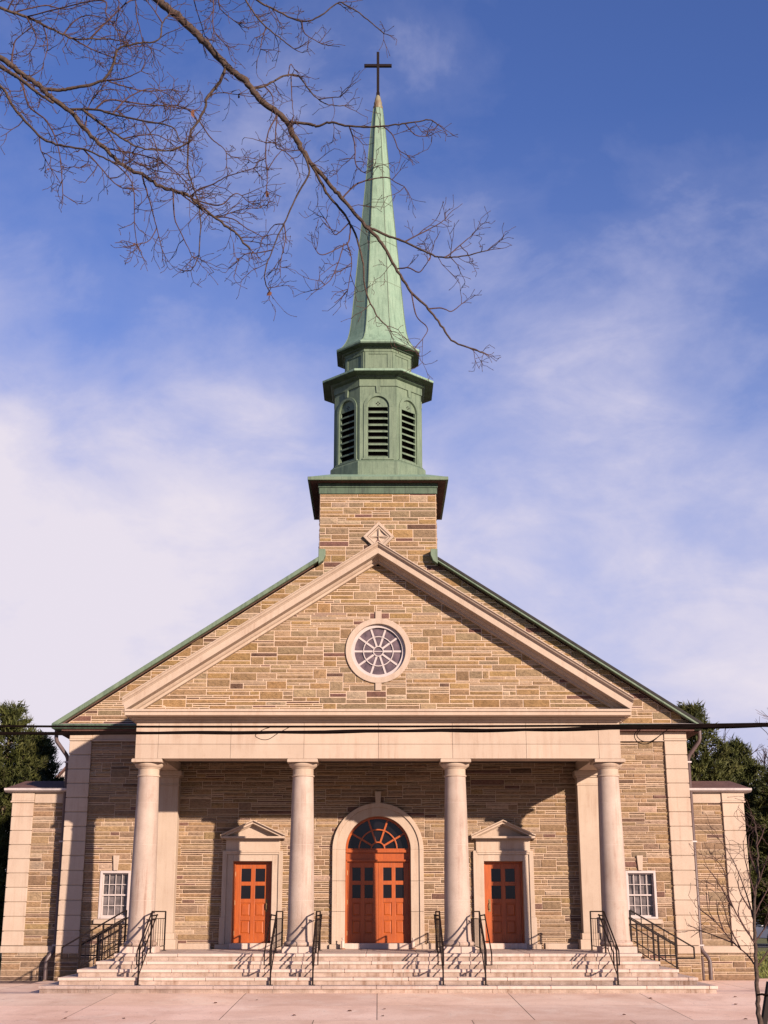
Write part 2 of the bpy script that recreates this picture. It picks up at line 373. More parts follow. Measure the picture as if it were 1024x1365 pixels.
def stone_wall(name, parent, x0, x1, z0, z1, y, holes=(), planes=(), mtx=None, back=.25, low=True):
    """wall in the xz plane facing -y at depth y"""
    mb = MB(); mb.mi = 1; mb.cur = (1, 1, 1); gap = .0085 if low else .0105
    for (a, b, c, d) in cut_rects([(x0, x1, z0, z1)], holes):
        p = clip([(a, c), (b, c), (b, d), (a, d)], planes)
        if len(p) >= 3 and area(p) > 1e-4: mb.prism(p, y, y+back)
    mb.mi = 0
    for r in ashlar(x0, x1, z0, z1, low=low):
        col = stone_colour(PAL_LOW if low else PAL, r[3]-r[2] > .17); base = random.uniform(.007, .022) if low else random.uniform(.004, .014)
        for (a, b, c, d) in cut_rects([r], holes):
            p = clip([(a, c), (b, c), (b, d), (a, d)], planes)
            if len(p) < 3 or area(p) < .0012: continue
            p = shrink(p, gap)
            if len(p) < 3 or area(p) < .0008: continue
            q = shrink(p, min(.010, .2*min(b-a, d-c)))
            if len(q) != len(p) or area(q) <= 0: q = [((u[0]*4+sum(t[0] for t in p)/len(p))/5, (u[1]*4+sum(t[1] for t in p)/len(p))/5) for u in p]
            n = len(p); tx, tz = random.uniform(-.010, .010), random.uniform(-.006, .010)
            mx, mz = (a+b)/2, (c+d)/2
            vs = [(u, y-.0005, v) for u, v in p]+[(u, y-base*.55, v) for u, v in p]
            fs = [(i, i+n, (i+1) % n+n, (i+1) % n) for i in range(n)]
            out = lambda u, v: y-base-.004*random.random()+tx*(u-mx)/max(.1, b-a)+tz*(v-mz)/max(.05, d-c)
            if n == 4 and (b-a) > .16 and q[0][1] == q[1][1] and q[0][0] == q[3][0]:
                u0, u1, v0, v1 = q[0][0], q[1][0], q[0][1], q[2][1]
                gx = max(2, min(7, round((u1-u0)/.11))); gz_ = 2 if v1-v0 < .16 else 3; rough = random.choice((.004, .009, .014)) if low else random.choice((.002, .006, .011))
                for j in range(gz_+1):
                    for i in range(gx+1):
                        u = u0+(u1-u0)*i/gx; v = v0+(v1-v0)*j/gz_; edge = i in (0, gx) or j in (0, gz_)
                        if not edge: u += random.uniform(-.3, .3)*(u1-u0)/gx; v += random.uniform(-.3, .3)*(v1-v0)/gz_
                        vs.append((u, out(u, v)-(0 if edge else rough*random.uniform(.2, 1.6)), v))
                G = lambda i, j: 2*n+j*(gx+1)+i
                for j in range(gz_):
                    for i in range(gx): fs.append((G(i, j), G(i+1, j), G(i+1, j+1), G(i, j+1)))
                fs += [tuple([n, n+1]+[G(i, 0) for i in range(gx, -1, -1)]), tuple([n+1, n+2]+[G(gx, j) for j in range(gz_, -1, -1)]),
                       tuple([n+2, n+3]+[G(i, gz_) for i in range(0, gx+1)]), tuple([n+3, n]+[G(0, j) for j in range(0, gz_+1)])]
            else:
                vs += [(u, out(u, v), v) for u, v in q]
                fs += [(i+n, i+2*n, (i+1) % n+2*n, (i+1) % n+n) for i in range(n)]; fs.append(tuple(range(2*n, 3*n)))
            mb.add(vs, fs, col)
    if mtx: mb.xf(mtx)
    o = mb.build(name, ['stone', 'mortar'], parent, attr=True)
    return o

# ================================================================== ground
SL = .034
def gz(y): return 0. if y > -5.4 else -SL*min(11.6, -5.4-y)
def sheet(name, xs, ys, m, dz, zf=gz, kind='structure'):
    vs = [(x, y, zf(y)+dz) for y in ys for x in xs]; nx = len(xs)
    fs = [(j*nx+i, j*nx+i+1, (j+1)*nx+i+1, (j+1)*nx+i) for j in range(len(ys)-1) for i in range(nx-1)]
    mb = MB(); mb.add(vs, fs); o = mb.build(name, m); return lab(o, kind=kind)
sheet('ground', [-900, -60, 0, 60, 900], [-900, -60, -17, -5.4, 60, 900], 'grass', -.012)
sheet('pavement_bed', [-45, 45], [-16, -5.4, 1.6], 'joint', -.004)
pv = MB()
def slab(x0, x1, y0, y1):
    g = .007; k = random.uniform(.93, 1.05)*(.90 if y1 < -10 else 1.); c = (k*random.uniform(.98, 1.02), k, k*random.uniform(.97, 1.03))
    z0, z1 = gz(y0)+.004, gz(y1)+.004
    pv.add([(x0+g, y0+g, z0), (x1-g, y0+g, z0), (x1-g, y1-g, z1), (x0+g, y1-g, z1)], [(0, 1, 2, 3)], c)
xs = [-44.3+2.95*i for i in range(31)]
for i in range(30):
    off = .03
    slab(xs[i]+off, xs[i+1]+off, -8.0, -5.4); slab(xs[i]+off, xs[i+1]+off, -10.6, -8.0)
    slab(xs[i]+1.8, xs[i+1]+1.8, -13.4, -10.6); slab(xs[i]+1.8, xs[i+1]+1.8, -15.9, -13.4)
    if -10.3 > xs[i+1]+off or xs[i]+off > -10.3:
        slab(xs[i]+off, xs[i+1]+off, -5.4, -1.2)
        if xs[i+1] > -9: slab(xs[i]+off, xs[i+1]+off, -1.2, 1.4)
    else: slab(-10.3, xs[i+1]+off, -5.4, -1.2)
lab(pv.build('pavement', 'concrete', attr=True), kind='structure')
sheet('street', [-900, 900], [-34, -17], 'asphalt', .0)
sheet('side_road', [12, 300], [34, 42], 'asphalt', .004)

# ================================================================== church
ch = lab(empty('church'), 'stone church with columned portico and tall green copper spire', 'church')
KX = 6.12   # half width of the portico
# --- main facade wall (rough ashlar) with openings
holes = [(-3.92, -2.86, .7, 3.08), (2.86, 3.92, .7, 3.08)]
for s in (-1, 1): holes.append((min(s*6.68, s*7.50), max(s*6.68, s*7.50), 1.58, 2.82))
NST = 9
holes.append((-1.0, 1.0, .7, 3.373))
for i in range(NST):   # steps of the arched hole hide behind the dressed surround
    a0 = 3.373+.99*math.sin(math.pi/2*i/NST); a1 = 3.373+.99*math.sin(math.pi/2*(i+1)/NST); hw = 1.0*math.cos(math.pi/2*(i+.5)/NST)
    holes.append((-hw, hw, a0, a1))
stone_wall('facade_wall', ch, -7.98, 7.98, .10, 6.29, 0, holes)
RS = .655; RA = 12.60      # main roof slope and apex
def roof_planes(dz=0.):
    return [(RS, 1, RA+dz), (-RS, 1, RA+dz)]
tw = 1.70
stone_wall('gable_wall', ch, -8.95, 8.95, 6.745, 11.45, 0, [(-KX+.3, KX-.3, 6.5, 7.6)], roof_planes(-.12), low=False)
# --- tower
tower = MB().box(-tw+.03, tw-.03, .26, 3.37, 6, 13.55).build('tower', 'mortar', ch)
stone_wall('tower_wall', tower, -tw, tw, 11.45, 13.52, 0, [], low=False)
rot = lambda a, cx, cy: Matrix.Translation((cx, cy, 0)) @ Matrix.Rotation(a, 4, 'Z')
stone_wall('tower_wall', tower, -1.68, 1.68, 9.8, 13.52, 0, [], mtx=Matrix.Translation((-tw, 1.7, 0)) @ Matrix.Rotation(R(-90), 4, 'Z'), back=.2)
stone_wall('tower_wall', tower, -1.68, 1.68, 9.8, 13.52, 0, [], mtx=Matrix.Translation((tw, 1.7, 0)) @ Matrix.Rotation(R(90), 4, 'Z'), back=.2)
MB().box(-1.735, 1.735, -.04, 3.44, 13.515, 13.70).box(-1.76, 1.76, -.065, 3.465, 13.70, 13.838).build('copper_band', 'copper_dark', tower, bevel=.012)
sb = MB(); sb.box(-2.06, 2.06, -.36, 3.76, 13.84, 13.945)
sb.build('tower_cap', 'copper', tower, bevel=.012)
MB().box(-1.99, 1.99, -.29, 3.69, 13.832, 13.842).build('tower_soffit', 'shingle', tower)
cp = MB(); b0 = [(-2.03, -.33), (2.03, -.33), (2.03, 3.73), (-2.03, 3.73)]
vs = [(x, y, 13.947) for x, y in b0]+[(x*.70, 1.7+(y-1.7)*.70, 14.22) for x, y in b0]
cp.add(vs, [(0, 1, 5, 4), (1, 2, 6, 5), (2, 3, 7, 6), (3, 0, 4, 7), (4, 5, 6, 7)]); cp.build('cap_roof', 'copper_pale', tower)
# cross in a diamond frame on the tower face
dm = MB(); cx, cz = .02, 12.19
def diamond(h, y0, y1, h2):
    for k in range(4):
        a, b = k*math.pi/2, (k+1)*math.pi/2
        p = [(cx+h*math.cos(a), cz+h*math.sin(a)), (cx+h*math.cos(b), cz+h*math.sin(b)), (cx+h2*math.cos(b), cz+h2*math.sin(b)), (cx+h2*math.cos(a), cz+h2*math.sin(a))]
        dm.prism(p, y0, y1)
diamond(.455, -.11, .02, .345); diamond(.327, -.085, .02, .27)
dm.prism([(cx+.27*math.cos(k*math.pi/2), cz+.27*math.sin(k*math.pi/2)) for k in range(4)], -.03, .02)
for k in range(4):   # arms with a ridge
    a = k*math.pi/2; d = Vector((math.cos(a), math.sin(a))); n = Vector((-d.y, d.x)); P0 = Vector((cx, cz))
    tip = P0+d*.262; w0 = .028; w1 = .062
    l0, r0, l1, r1 = P0+n*w0+d*.028, P0-n*w0+d*.028, tip+n*w1-d*.055, tip-n*w1-d*.055
    vs = [(l0.x, -.035, l0.y), (r0.x, -.035, r0.y), (r1.x, -.035, r1.y), (l1.x, -.035, l1.y), (P0.x, -.10, P0.y), (tip.x, -.085, tip.y)]
    dm.add(vs, [(0, 4, 5, 3), (1, 2, 5, 4), (3, 5, 2)])
dm.build('diamond_emblem', 'lime', tower, bevel=.006)

# --- belfry, octagonal
OC = 1.70
bf = MB(); bf.octo([(1.46, .60, 14.10), (1.45, .60, 14.62), (1.36, .585, 14.70), (1.33, .575, 14.705)], 0, OC); 
belfry = bf.build('belfry', 'copper', ch, bevel=.01)
def oct_face(k):
    """matrix that turns the front (-y) face into face k"""
    return Matrix.Translation((0, OC, 0)) @ Matrix.Rotation(k*math.pi/4, 4, 'Z')
AP = 1.33; HE = .555
Z0, Z1, ZS, RW = 14.705, 17.34, 16.42, .33
for k in range(8):
    wl = MB()
    # wall panel of this face with an arched hole
    arc = [(RW*math.cos(a), ZS+RW*math.sin(a)) for a in [math.pi*i/16 for i in range(17)]]
    hw = HE
    wl.prism([(-hw, Z0), (-RW, Z0), (-RW, ZS), (-hw, ZS)], -AP, -AP+.1); wl.prism([(RW, Z0), (hw, Z0), (hw, ZS), (RW, ZS)], -AP, -AP+.1)
    wl.prism([(-RW, Z0), (RW, Z0), (RW, Z0+.06), (-RW, Z0+.06)], -AP, -AP+.1)
    for i in range(16):
        (xa, za), (xb, zb) = arc[i], arc[i+1]
        wl.prism([(xa, za), (xb, zb), (xb*hw/RW if abs(xb) > .15 else xb*hw/RW, Z1), (xa*hw/RW, Z1)] if True else [], -AP, -AP+.1)
    for sgn in (-1, 1): wl.prism([(sgn*RW, ZS), (sgn*hw, ZS), (sgn*hw, Z1)], -AP+.0005, -AP+.1)
    wl.xf(oct_face(k)); wl.build('belfry_wall', 'copper' if k not in (6, 7) else 'copper', belfry)
    tr = MB()      # arch moulding, keystone, string course, corner strips
    tr.ring(0, ZS, RW+.008, RW+.105, -AP-.028, -AP, 0, math.pi, 24)
    for sgn in (-1, 1):
        tr.box(sgn*(RW+.008), sgn*(RW+.105), -AP-.028, -AP, Z0, ZS)
    tr.prism([(-.045, ZS+RW+.10), (.045, ZS+RW+.10), (.065, 17.08), (-.065, 17.08)], -AP-.045, -AP)
    tr.box(-.575, .575, -AP-.03, -AP, 17.08, Z1)
    tr.box(-RW-.14, RW+.14, -AP-.05, -AP+.08, Z0, Z0+.05)
    tr.xf(oct_face(k)); tr.build('arch_trim', 'copper', belfry, bevel=.006)
    # louvre: tympanum with pierced cross, slats
    lv = MB()
    lv.ring(0, ZS, .001, RW, -AP+.035, -AP+.06, 0, math.pi, 20)
    lv.box(-RW, -RW+.03, -AP+.02, -AP+.09, Z0+.06, ZS); lv.box(RW-.03, RW, -AP+.02, -AP+.09, Z0+.06, ZS)
    nS = 8; pitch = (ZS-Z0-.06)/nS
    for i in range(nS):
        zb = Z0+.06+i*pitch
        lv.prism_x([(-AP+.012, zb+.005), (-AP+.012, zb+.05), (-AP+.12, zb+.115), (-AP+.12, zb+.085), (-AP+.03, zb+.005)], -RW+.03, RW-.03)
    lv.xf(oct_face(k)); lou = lv.build('louver', 'copper', belfry, bevel=.004)
    pc = MB()
    for (u, v, r) in ((0, .155, .022), (0, .065, .022), (-.045, .11, .022), (.045, .11, .022)): pc.ring(u, ZS+v, .0005, r, -AP+.030, -AP+.034, 0, 2*math.pi, 8)
    pc.xf(oct_face(k)); pc.build('pierced_cross', 'iron', lou)
MB().octo([(1.15, .47, 14.7), (1.15, .47, 17.3)], 0, OC).build('belfry_core', 'iron', belfry)
# cornices, drum
c1 = MB(); c1.octo([(1.36, .575, 17.30), (1.44, .60, 17.34), (1.46, .61, 17.40), (1.66, .695, 17.425), (1.72, .715, 17.43), (1.72, .715, 17.505), (1.68, .70, 17.52), (1.06, .44, 17.74), (1.0, .42, 17.74)], 0, OC)
c1.build('lower_cornice', 'copper_dark', belfry, bevel=.008)
MB().octo([(1.722, .716, 17.45), (1.722, .716, 17.508), (1.67, .695, 17.526)], 0, OC, False).build('cornice_edge', 'copper_pale', belfry)
dr = MB(); dr.octo([(1.02, .425, 17.7), (1.02, .425, 18.36), (1.045, .435, 18.37), (1.045, .435, 18.45), (1.1, .455, 18.47)], 0, OC)
drum = dr.build('drum', 'copper', belfry, bevel=.006)
for k in range(8):
    pn = MB(); y0 = -1.02-.022
    pn.box(-.40, -.29, y0, -1.02, 17.70, 18.36); pn.box(.29, .40, y0, -1.02, 17.70, 18.36); pn.box(-.29, .29, y0, -1.02, 18.28, 18.36); pn.box(-.29, .29, y0, -1.02, 17.70, 17.84)
    pn.xf(oct_face(k)); pn.build('drum_panel', 'copper', drum, bevel=.005)
c2 = MB(); c2.octo([(1.10, .455, 18.46), (1.12, .46, 18.51), (1.25, .52, 18.53), (1.30, .54, 18.535), (1.30, .54, 18.635), (1.27, .53, 18.65)], 0, OC)
c2.build('upper_cornice', 'copper_dark', belfry, bevel=.008)
MB().octo([(1.302, .541, 18.585), (1.302, .541, 18.64), (1.26, .525, 18.66)], 0, OC, False).build('cornice_edge', 'copper_pale', belfry)
# --- spire
SP = [(1.245, 18.652), (1.12, 18.76), (1.02, 18.92), (.945, 19.10), (.895, 19.32), (.855, 19.62), (.81, 20.05), (.712, 21.2), (.455, 24.2), (.235, 26.9), (.150, 27.7)]
sp = MB(); sp.octo([(a, a*.4142, z) for a, z in SP], 0, OC)
spire = sp.build('spire', 'copper_pale', ch, bevel=.012)
sm = MB()      # standing seams, along the arrises and across the faces
for k in range(8):
    sg = MB(); pts = [(a*.4142, -a-.003, z) for a, z in SP]
    sg.tube(pts, .014, 5); sg.xf(oct_face(k)); sm.add(sg.v, sg.f)
for zz in (20.9, 22.4, 23.9, 25.4):
    a = SP[7][0]+(SP[9][0]-SP[7][0])*(zz-21.2)/(26.9-21.2) if zz > 21.2 else .735
    a += .004; sm.octo([(a, a*.4142, zz-.012), (a, a*.4142, zz+.012)], 0, OC, False)
sm.build('seam', 'copper', spire)
fn = MB(); fn.lathe([(.150, 27.69), (.165, 27.72), (.165, 27.80), (.135, 27.83), (.14, 27.95), (.12, 28.0), (.10, 28.12), (.075, 28.2), (.06, 28.24)], 0, OC, 12)
fn.build('finial', m_copper('rusty_finial', (.20, .15, .085), (.17, .19, .12), (.12, .06, .03)), spire, smooth='auto')
cr = MB(); cr.box(-.046, .046, OC-.046, OC+.046, 28.2, 29.96); cr.box(-.47, .47, OC-.045, OC+.045, 29.375, 29.475)
cr.box(-.06, .06, OC-.06, OC+.06, 28.2, 28.34)
cr.build('cross', 'iron', spire, bevel=.008)

# --- corner quoins
def quoin(xa, xb, y0, y1, z0, z1, h, parent, label=None):
    mb = MB(); mb.box(xa+.03, xb-.03, y0+.03, y1-.03, z0, z1)
    n = max(1, round((z1-z0)/h)); h = (z1-z0)/n
    for i in range(n):
        c = random.uniform(.95, 1.04); mb.box(xa, xb, y0, y1, z0+i*h+.009, z0+(i+1)*h-.009)
    o = mb.build('corner_quoin', 'lime', parent, bevel=.012)
    return o
for s in (-1, 1):
    xa, xb = sorted((s*7.95, s*8.56))
    q = quoin(xa, xb, -.085, .75, .895, 6.30, .385, ch)
    stone_wall('quoin_base', q, xa, xb, 0, .70, -.06, back=.6)
    MB().box(xa, xb, -.085, .75, .70, .89).build('water_table', 'lime', q, bevel=.012)
    cap = MB(); cap.box(xa-.015, xb+.015, -.11, .75, 6.30, 6.36); cap.box(xa-.005, xb+.005, -.095, .75, 6.36, 6.55); cap.build('quoin_cap', 'lime', q, bevel=.015)
    # limestone frieze over the bay
    a, b = sorted((s*6.10, s*7.945))
    fz = MB(); fz.box(a, b, -.06, .2, 6.285, 6.55); fz.box(a, b, -.085, .2, 6.285, 6.33); fz.build('frieze', 'lime', ch, bevel=.01)
    # eave return: gutter and flashing across the bay
    a, b = sorted((s*6.05, s*9.02))
    er = MB(); er.box(a, b, -.38, .1, 6.60, 6.73); er.build('eave_return', 'copper_dark', ch, bevel=.015)
    MB().box(*sorted((s*6.10, s*8.75)), -.30, .02, 6.552, 6.598).build('eave_soffit', 'shingle', ch)
    fl = MB(); fl.prism_x([(-.37, 6.732), (.0, 6.80), (.0, 6.732)], *sorted((s*6.12, s*8.8))); fl.build('flashing', 'lead', ch)
if True:   # cut inscription on the lowest block of the left corner
    q0 = [o for o in ch.children if o.name.startswith('corner_quoin')][0]
    for i, line in enumerate(("ERECTED BY", "ST THOMAS", "PARISH")):
        cu = bpy.data.curves.new('inscription', 'FONT'); cu.body = line; cu.size = .105; cu.align_x = 'CENTER'; cu.extrude = .002
        o = bpy.data.objects.new('inscription_text', cu); COL.objects.link(o); o.location = (-8.255, -.0875, 1.165-.105*i); o.rotation_euler = (R(90), 0, 0)
        me = bpy.data.meshes.new_from_object(o.evaluated_get(bpy.context.evaluated_depsgraph_get())); me.transform(o.matrix_basis if False else Matrix.Translation(o.location) @ Matrix.Rotation(R(90), 4, 'X'))
        bpy.data.objects.remove(o); me.materials.clear(); me.materials.append(M['pipe'] if False else plain('cut_letter_%d' % i, (.36, .26, .19), .9, .1))
        t = bpy.data.objects.new('inscription', me); COL.objects.link(t); t.parent = q0
# walls of the main block behind the facade
sw = MB()
for s in (-1, 1): sw.box(*sorted((s*8.2, s*8.54)), .75, 26, 0, 6.58)
sw.box(-8.2, 8.2, 25.7, 26, 0, 6.58); sw.prism([(-8.2, 6.58), (8.2, 6.58), (0, RA-.3)], 25.7, 26)
sw.build('side_wall', m_mottled('side_wall_stone', (.34, .26, .17), (.44, .34, .22), 5, .9, 12, .3, .5), ch)
MB().box(-8.5, 8.5, .3, 25, 6.0, 6.1).build('attic_floor', 'ceiling', ch)
# --- main roof
for s in (-1, 1):
    xe = 9.02
    rf = MB(); ap, ze = RA, RA-RS*xe
    rf.prism([(s*(tw+.004), ap-RS*(tw+.004)), (s*xe, ze), (s*xe, ze+.06), (s*(tw+.004), ap-RS*(tw+.004)+.06)], -.12, 3.4); rf.prism([(0, ap), (s*xe, ze), (s*xe, ze+.06), (0, ap+.06)], 3.404, 26.4)
    roof = rf.build('roof', 'shingle', ch)
    # copper edge along the rake, from the eave to the tower
    k = tw+.005
    lo_, hi_ = (-.07, .062) if s < 0 else (-.082, -.036)
    re = MB(); re.prism([(s*k, ap-RS*k+lo_), (s*xe, ze+lo_), (s*(xe+.03), ze+lo_+.04), (s*(xe+.02), ze+hi_), (s*k, ap-RS*k+hi_)], -.30, -.115)
    re.build('rake_edge', 'copper', roof, bevel=.012)
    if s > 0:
        re = MB(); re.prism([(s*k, ap-RS*k-.033), (s*xe, ze-.033), (s*(xe+.02), ze+.07), (s*k, ap-RS*k+.07)], -.285, -.115); re.build('rake_dark_band', 'dark_edge', roof, bevel=.02)  # near-black band above the thin copper lip, right rake only
    re = MB(); re.prism([(s*k, ap-RS*k-.085), (s*(xe-.1), ze+.066-.085), (s*(xe-.1), ze+.066), (s*k, ap-RS*k)], -.115, .02); re.build('rake_soffit', 'shingle', roof)
    # copper flashing where the rake meets the tower
    fx = MB(); za = ap-RS*k
    fx.prism([(s*(k+.01), za-.16), (s*(k+.01), za+.28), (s*(k-.19), za+.28), (s*(k-.19), za+.10), (s*(k-.12), za-.07)], -.31, -.045); fx.build('flashing', 'copper', roof, bevel=.012)
    gt = MB(); gt.prism([(s*8.62, 6.58), (s*9.0, 6.60), (s*9.06, 6.72), (s*8.95, 6.72), (s*8.62, 6.72)], .1, 26.2); gt.build('gutter', 'copper_dark', roof)
    MB().box(*sorted((s*8.45, s*8.98)), .1, 26.1, 6.555, 6.58).build('eave_soffit', 'shingle', roof)
# --- side wings
for s in (-1, 1):
    Yw = .40
    xa, xb = sorted((s*8.56, s*10.13))
    core = MB().box(xa+.05, xb-.05, Yw+.2, 7, 0, 4.95).build('wing', M['side_wall_stone'] if 'side_wall_stone' in M else bpy.data.materials['side_wall_stone'], ch)
    stone_wall('wing_wall', core, *sorted((s*8.56, s*9.56)), .88, 4.64, Yw, back=.19)
    stone_wall('wing_base', core, *sorted((s*8.56, s*10.10)), 0, .70, Yw-.02, back=.2)
    MB().box(*sorted((s*8.56, s*10.15)), Yw-.06, Yw+.7, .70, .875).build('water_table', 'lime', core, bevel=.012)
    quoin(*sorted((s*9.535, s*10.13)), Yw-.07, Yw+.75, .88, 4.65, .377, core)
    fr = MB(); fr.box(*sorted((s*8.57, s*9.52)), Yw-.05, Yw+.3, 4.64, 4.92); fr.box(*sorted((s*9.525, s*10.15)), Yw-.095, Yw+.8, 4.70, 4.925); fr.box(*sorted((s*9.52, s*10.17)), Yw-.115, Yw+.82, 4.65, 4.70)
    fr.build('frieze', 'lime', core, bevel=.012)
    gt = MB(); gt.prism_x([(Yw-.24, 5.03), (Yw-.28, 5.03), (Yw-.27, 4.97), (Yw-.16, 4.925), (Yw+.1, 4.925), (Yw+.1, 5.03)], *sorted((s*8.6, s*10.33))); gt.box(*sorted((s*10.16, s*10.33)), Yw+.1, 7.2, 4.93, 5.03)
    gt.build('gutter', 'lead', core, bevel=.006)
    rf = MB(); X0, X1 = s*8.56, s*10.30
    rf.add([(X0, Yw-.24, 5.032), (X1, Yw-.24, 5.032), (X1, 7, 5.032), (X0, 7, 5.032), (X0, Yw+.8, 5.32), (X1-s*.28, Yw+.8, 5.32), (X1-s*.28, 6.6, 5.32), (X0, 6.6, 5.32)],
           [(0, 1, 5, 4), (1, 2, 6, 5), (2, 3, 7, 6), (4, 5, 6, 7)]); rf.build('roof', 'shingle', core)
# --- rain pipes
for s in (-1, 1):
    dp = MB(); xq = s*8.655; yq = .26
    dp.tube([(s*8.99, .12, 6.62), (s*8.99, .13, 6.40), (s*8.96, .14, 6.30), (xq+s*.03, yq-.04, 5.93), (xq, yq, 5.83), (xq, yq, 3), (xq, yq, .85), (s*8.69, yq-.03, .74), (s*8.80, yq-.1, .60), (s*8.84, yq-.12, .50), (s*8.84, yq-.12, .03)], .055, 10)
    dpo = dp.build('downspout', 'pipe', ch, smooth='auto')
    st = MB()
    for zz in (5.75, 3.6, .9): st.box(xq-.075, xq+.075, yq-.07, yq+.12, zz-.02, zz+.02)
    st.build('pipe_strap', 'lead', dpo)
    if s > 0: MB().tube([(8.66, .2, .03), (8.66, .2, .55), (8.66, .22, .6)], .035, 8).build('standpipe', 'pipe', ch)

# --- portico
EY = -3.40
po = MB(); po.box(-KX+.03, KX-.03, EY+.03, EY+.62, 5.452, 6.45)
for s in (-1, 1): po.box(*sorted((s*(KX-.03), s*(KX-.62))), EY+.1, 0, 5.452, 6.45)
jx = [-KX, -5.55, -3.72, -1.87, .01, 1.88, 3.74, 5.57, KX]
for i in range(8):
    po.box(jx[i]+.003, jx[i+1]-.003, EY, EY+.64, 5.449, 5.802); po.box(jx[i]+.003, jx[i+1]-.003, EY-.004, EY+.6, 5.808, 6.36)
for s in (-1, 1):
    for a, b in ((EY+.645, -1.7), (-1.695, 0)):
        po.box(*sorted((s*KX, s*(KX-.66))), a, b, 5.449, 5.802); po.box(*sorted((s*(KX+.004), s*(KX-.6))), a, b, 5.808, 6.36)
portico = po.build('entablature', 'lime', ch, bevel=.005)
MB().box(-KX+.6, KX-.6, EY+.6, -.02, 5.70, 5.75).build('portico_ceiling', 'ceiling', portico)
cz_ = MB(); bx = KX
for (o, z0, z1) in ((.05, 6.36, 6.42), (.12, 6.42, 6.475), (.42, 6.475, 6.565), (.46, 6.565, 6.63)):
    cz_.box(-bx-min(o, .24)*1., bx+min(o, .24)*1., EY-o, -.05, z0, z1)
cz_.build('cornice', 'lime', portico, bevel=.012)
# tympanum of rough ashlar, round window in it
TY = -3.36; PS = .633
RWZ = 8.20
hol = []
for i in range(10):
    a0 = -.78+1.56*i/10; a1 = -.78+1.56*(i+1)/10; hw = math.sqrt(max(.0, .79**2-((a0+a1)/2)**2)); hol.append((-hw, hw, RWZ+a0, RWZ+a1))
hol += [(-.085, .085, 8.9, 9.24), (-.085, .085, 7.17, 7.4)]
TA = 10.62
stone_wall('tympanum', portico, -6.0, 6.0, 6.632, 10.45, TY, hol, [(PS, 1, TA), (-PS, 1, TA)], back=.2, low=False)
# raking cornice (profile swept along both slopes, mitred at the ridge)
OA = 10.98; XE = 6.42
rk_prof = [  # (depth y, vertical drop below the outer line)
    (TY-.60, .0), (TY-.60, .035), (TY-.575, .045), (TY-.55, .10), (TY-.50, .135), (TY-.50, .15), (TY-.47, .155), (TY-.47, .345), (TY-.20, .36),
    (TY-.20, .375), (TY-.16, .43), (TY-.11, .455), (TY-.11, .53), (TY+.1, .55), (TY+.1, .0)]
for s in (-1, 1):
    rk = MB(); vs = []
    for x in (0, s*XE):
        for (yy, d) in rk_prof: d *= .86; vs.append((x if x == 0 else s*(XE-.25*max(0, d-.15)-(.0 if d < .15 else .03)), yy, OA-PS*abs(x)-d))
    n = len(rk_prof)
    rk.add(vs, [(i, (i+1) % n, (i+1) % n+n, i+n) for i in range(n)]+[tuple(range(n)), tuple(range(2*n-1, n-1, -1))])
    rk.build('raking_cornice', 'lime', portico, bevel=.006)
    # joints between the blocks
# portico roof behind the pediment
pr = MB()
for s in (-1, 1): pr.prism([(0, OA-.04), (s*(XE-.02), OA-.04-PS*(XE-.02)), (s*(XE-.02), OA-.12-PS*(XE-.02)), (0, OA-.12)], TY+.1, .02)
pr.build('portico_roof', 'copper_dark', portico)
MB().prism([(-.09, OA-.05), (.09, OA-.05), (0, OA+.07)], TY-.56, .0).build('ridge_cap', 'shingle', portico)
# round window
rw = MB(); rw.ring(.01, RWZ, .70, .845, TY-.055, TY+.22, 0, 2*math.pi, 64); rw.prism([(-.07, RWZ+.83), (.09, RWZ+.83), (.09, RWZ+1.03), (-.07, RWZ+1.03)], TY-.045, TY+.1); rw.prism([(-.07, RWZ-.83), (.09, RWZ-.83), (.09, RWZ-1.03), (-.07, RWZ-1.03)], TY-.045, TY+.1)
rwin = rw.build('round_window', 'lime', portico, bevel=.008)
wf = MB(); wf.ring(.01, RWZ, .615, .702, TY+.04, TY+.16, 0, 2*math.pi, 64); wf.ring(.01, RWZ, .115, .14, TY+.07, TY+.12, 0, 2*math.pi, 32); wf.ring(.01, RWZ, .372, .395, TY+.07, TY+.12, 0, 2*math.pi, 48)
for k in range(10):
    a = k*math.pi/5; d = Vector((math.cos(a), 0, math.sin(a))); c0 = Vector((.01, TY+.095, RWZ)); wf.bar(c0+d*.138, c0+d*.62, .020, .05)
wf.box(-.11, .13, TY+.08, TY+.11, RWZ-.011, RWZ+.011)
wf.build('window_frame', 'white', rwin)
MB().ring(.01, RWZ, .001, .625, TY+.105, TY+.115, 0, 2*math.pi, 48).build('pane', 'old_glass', rwin)
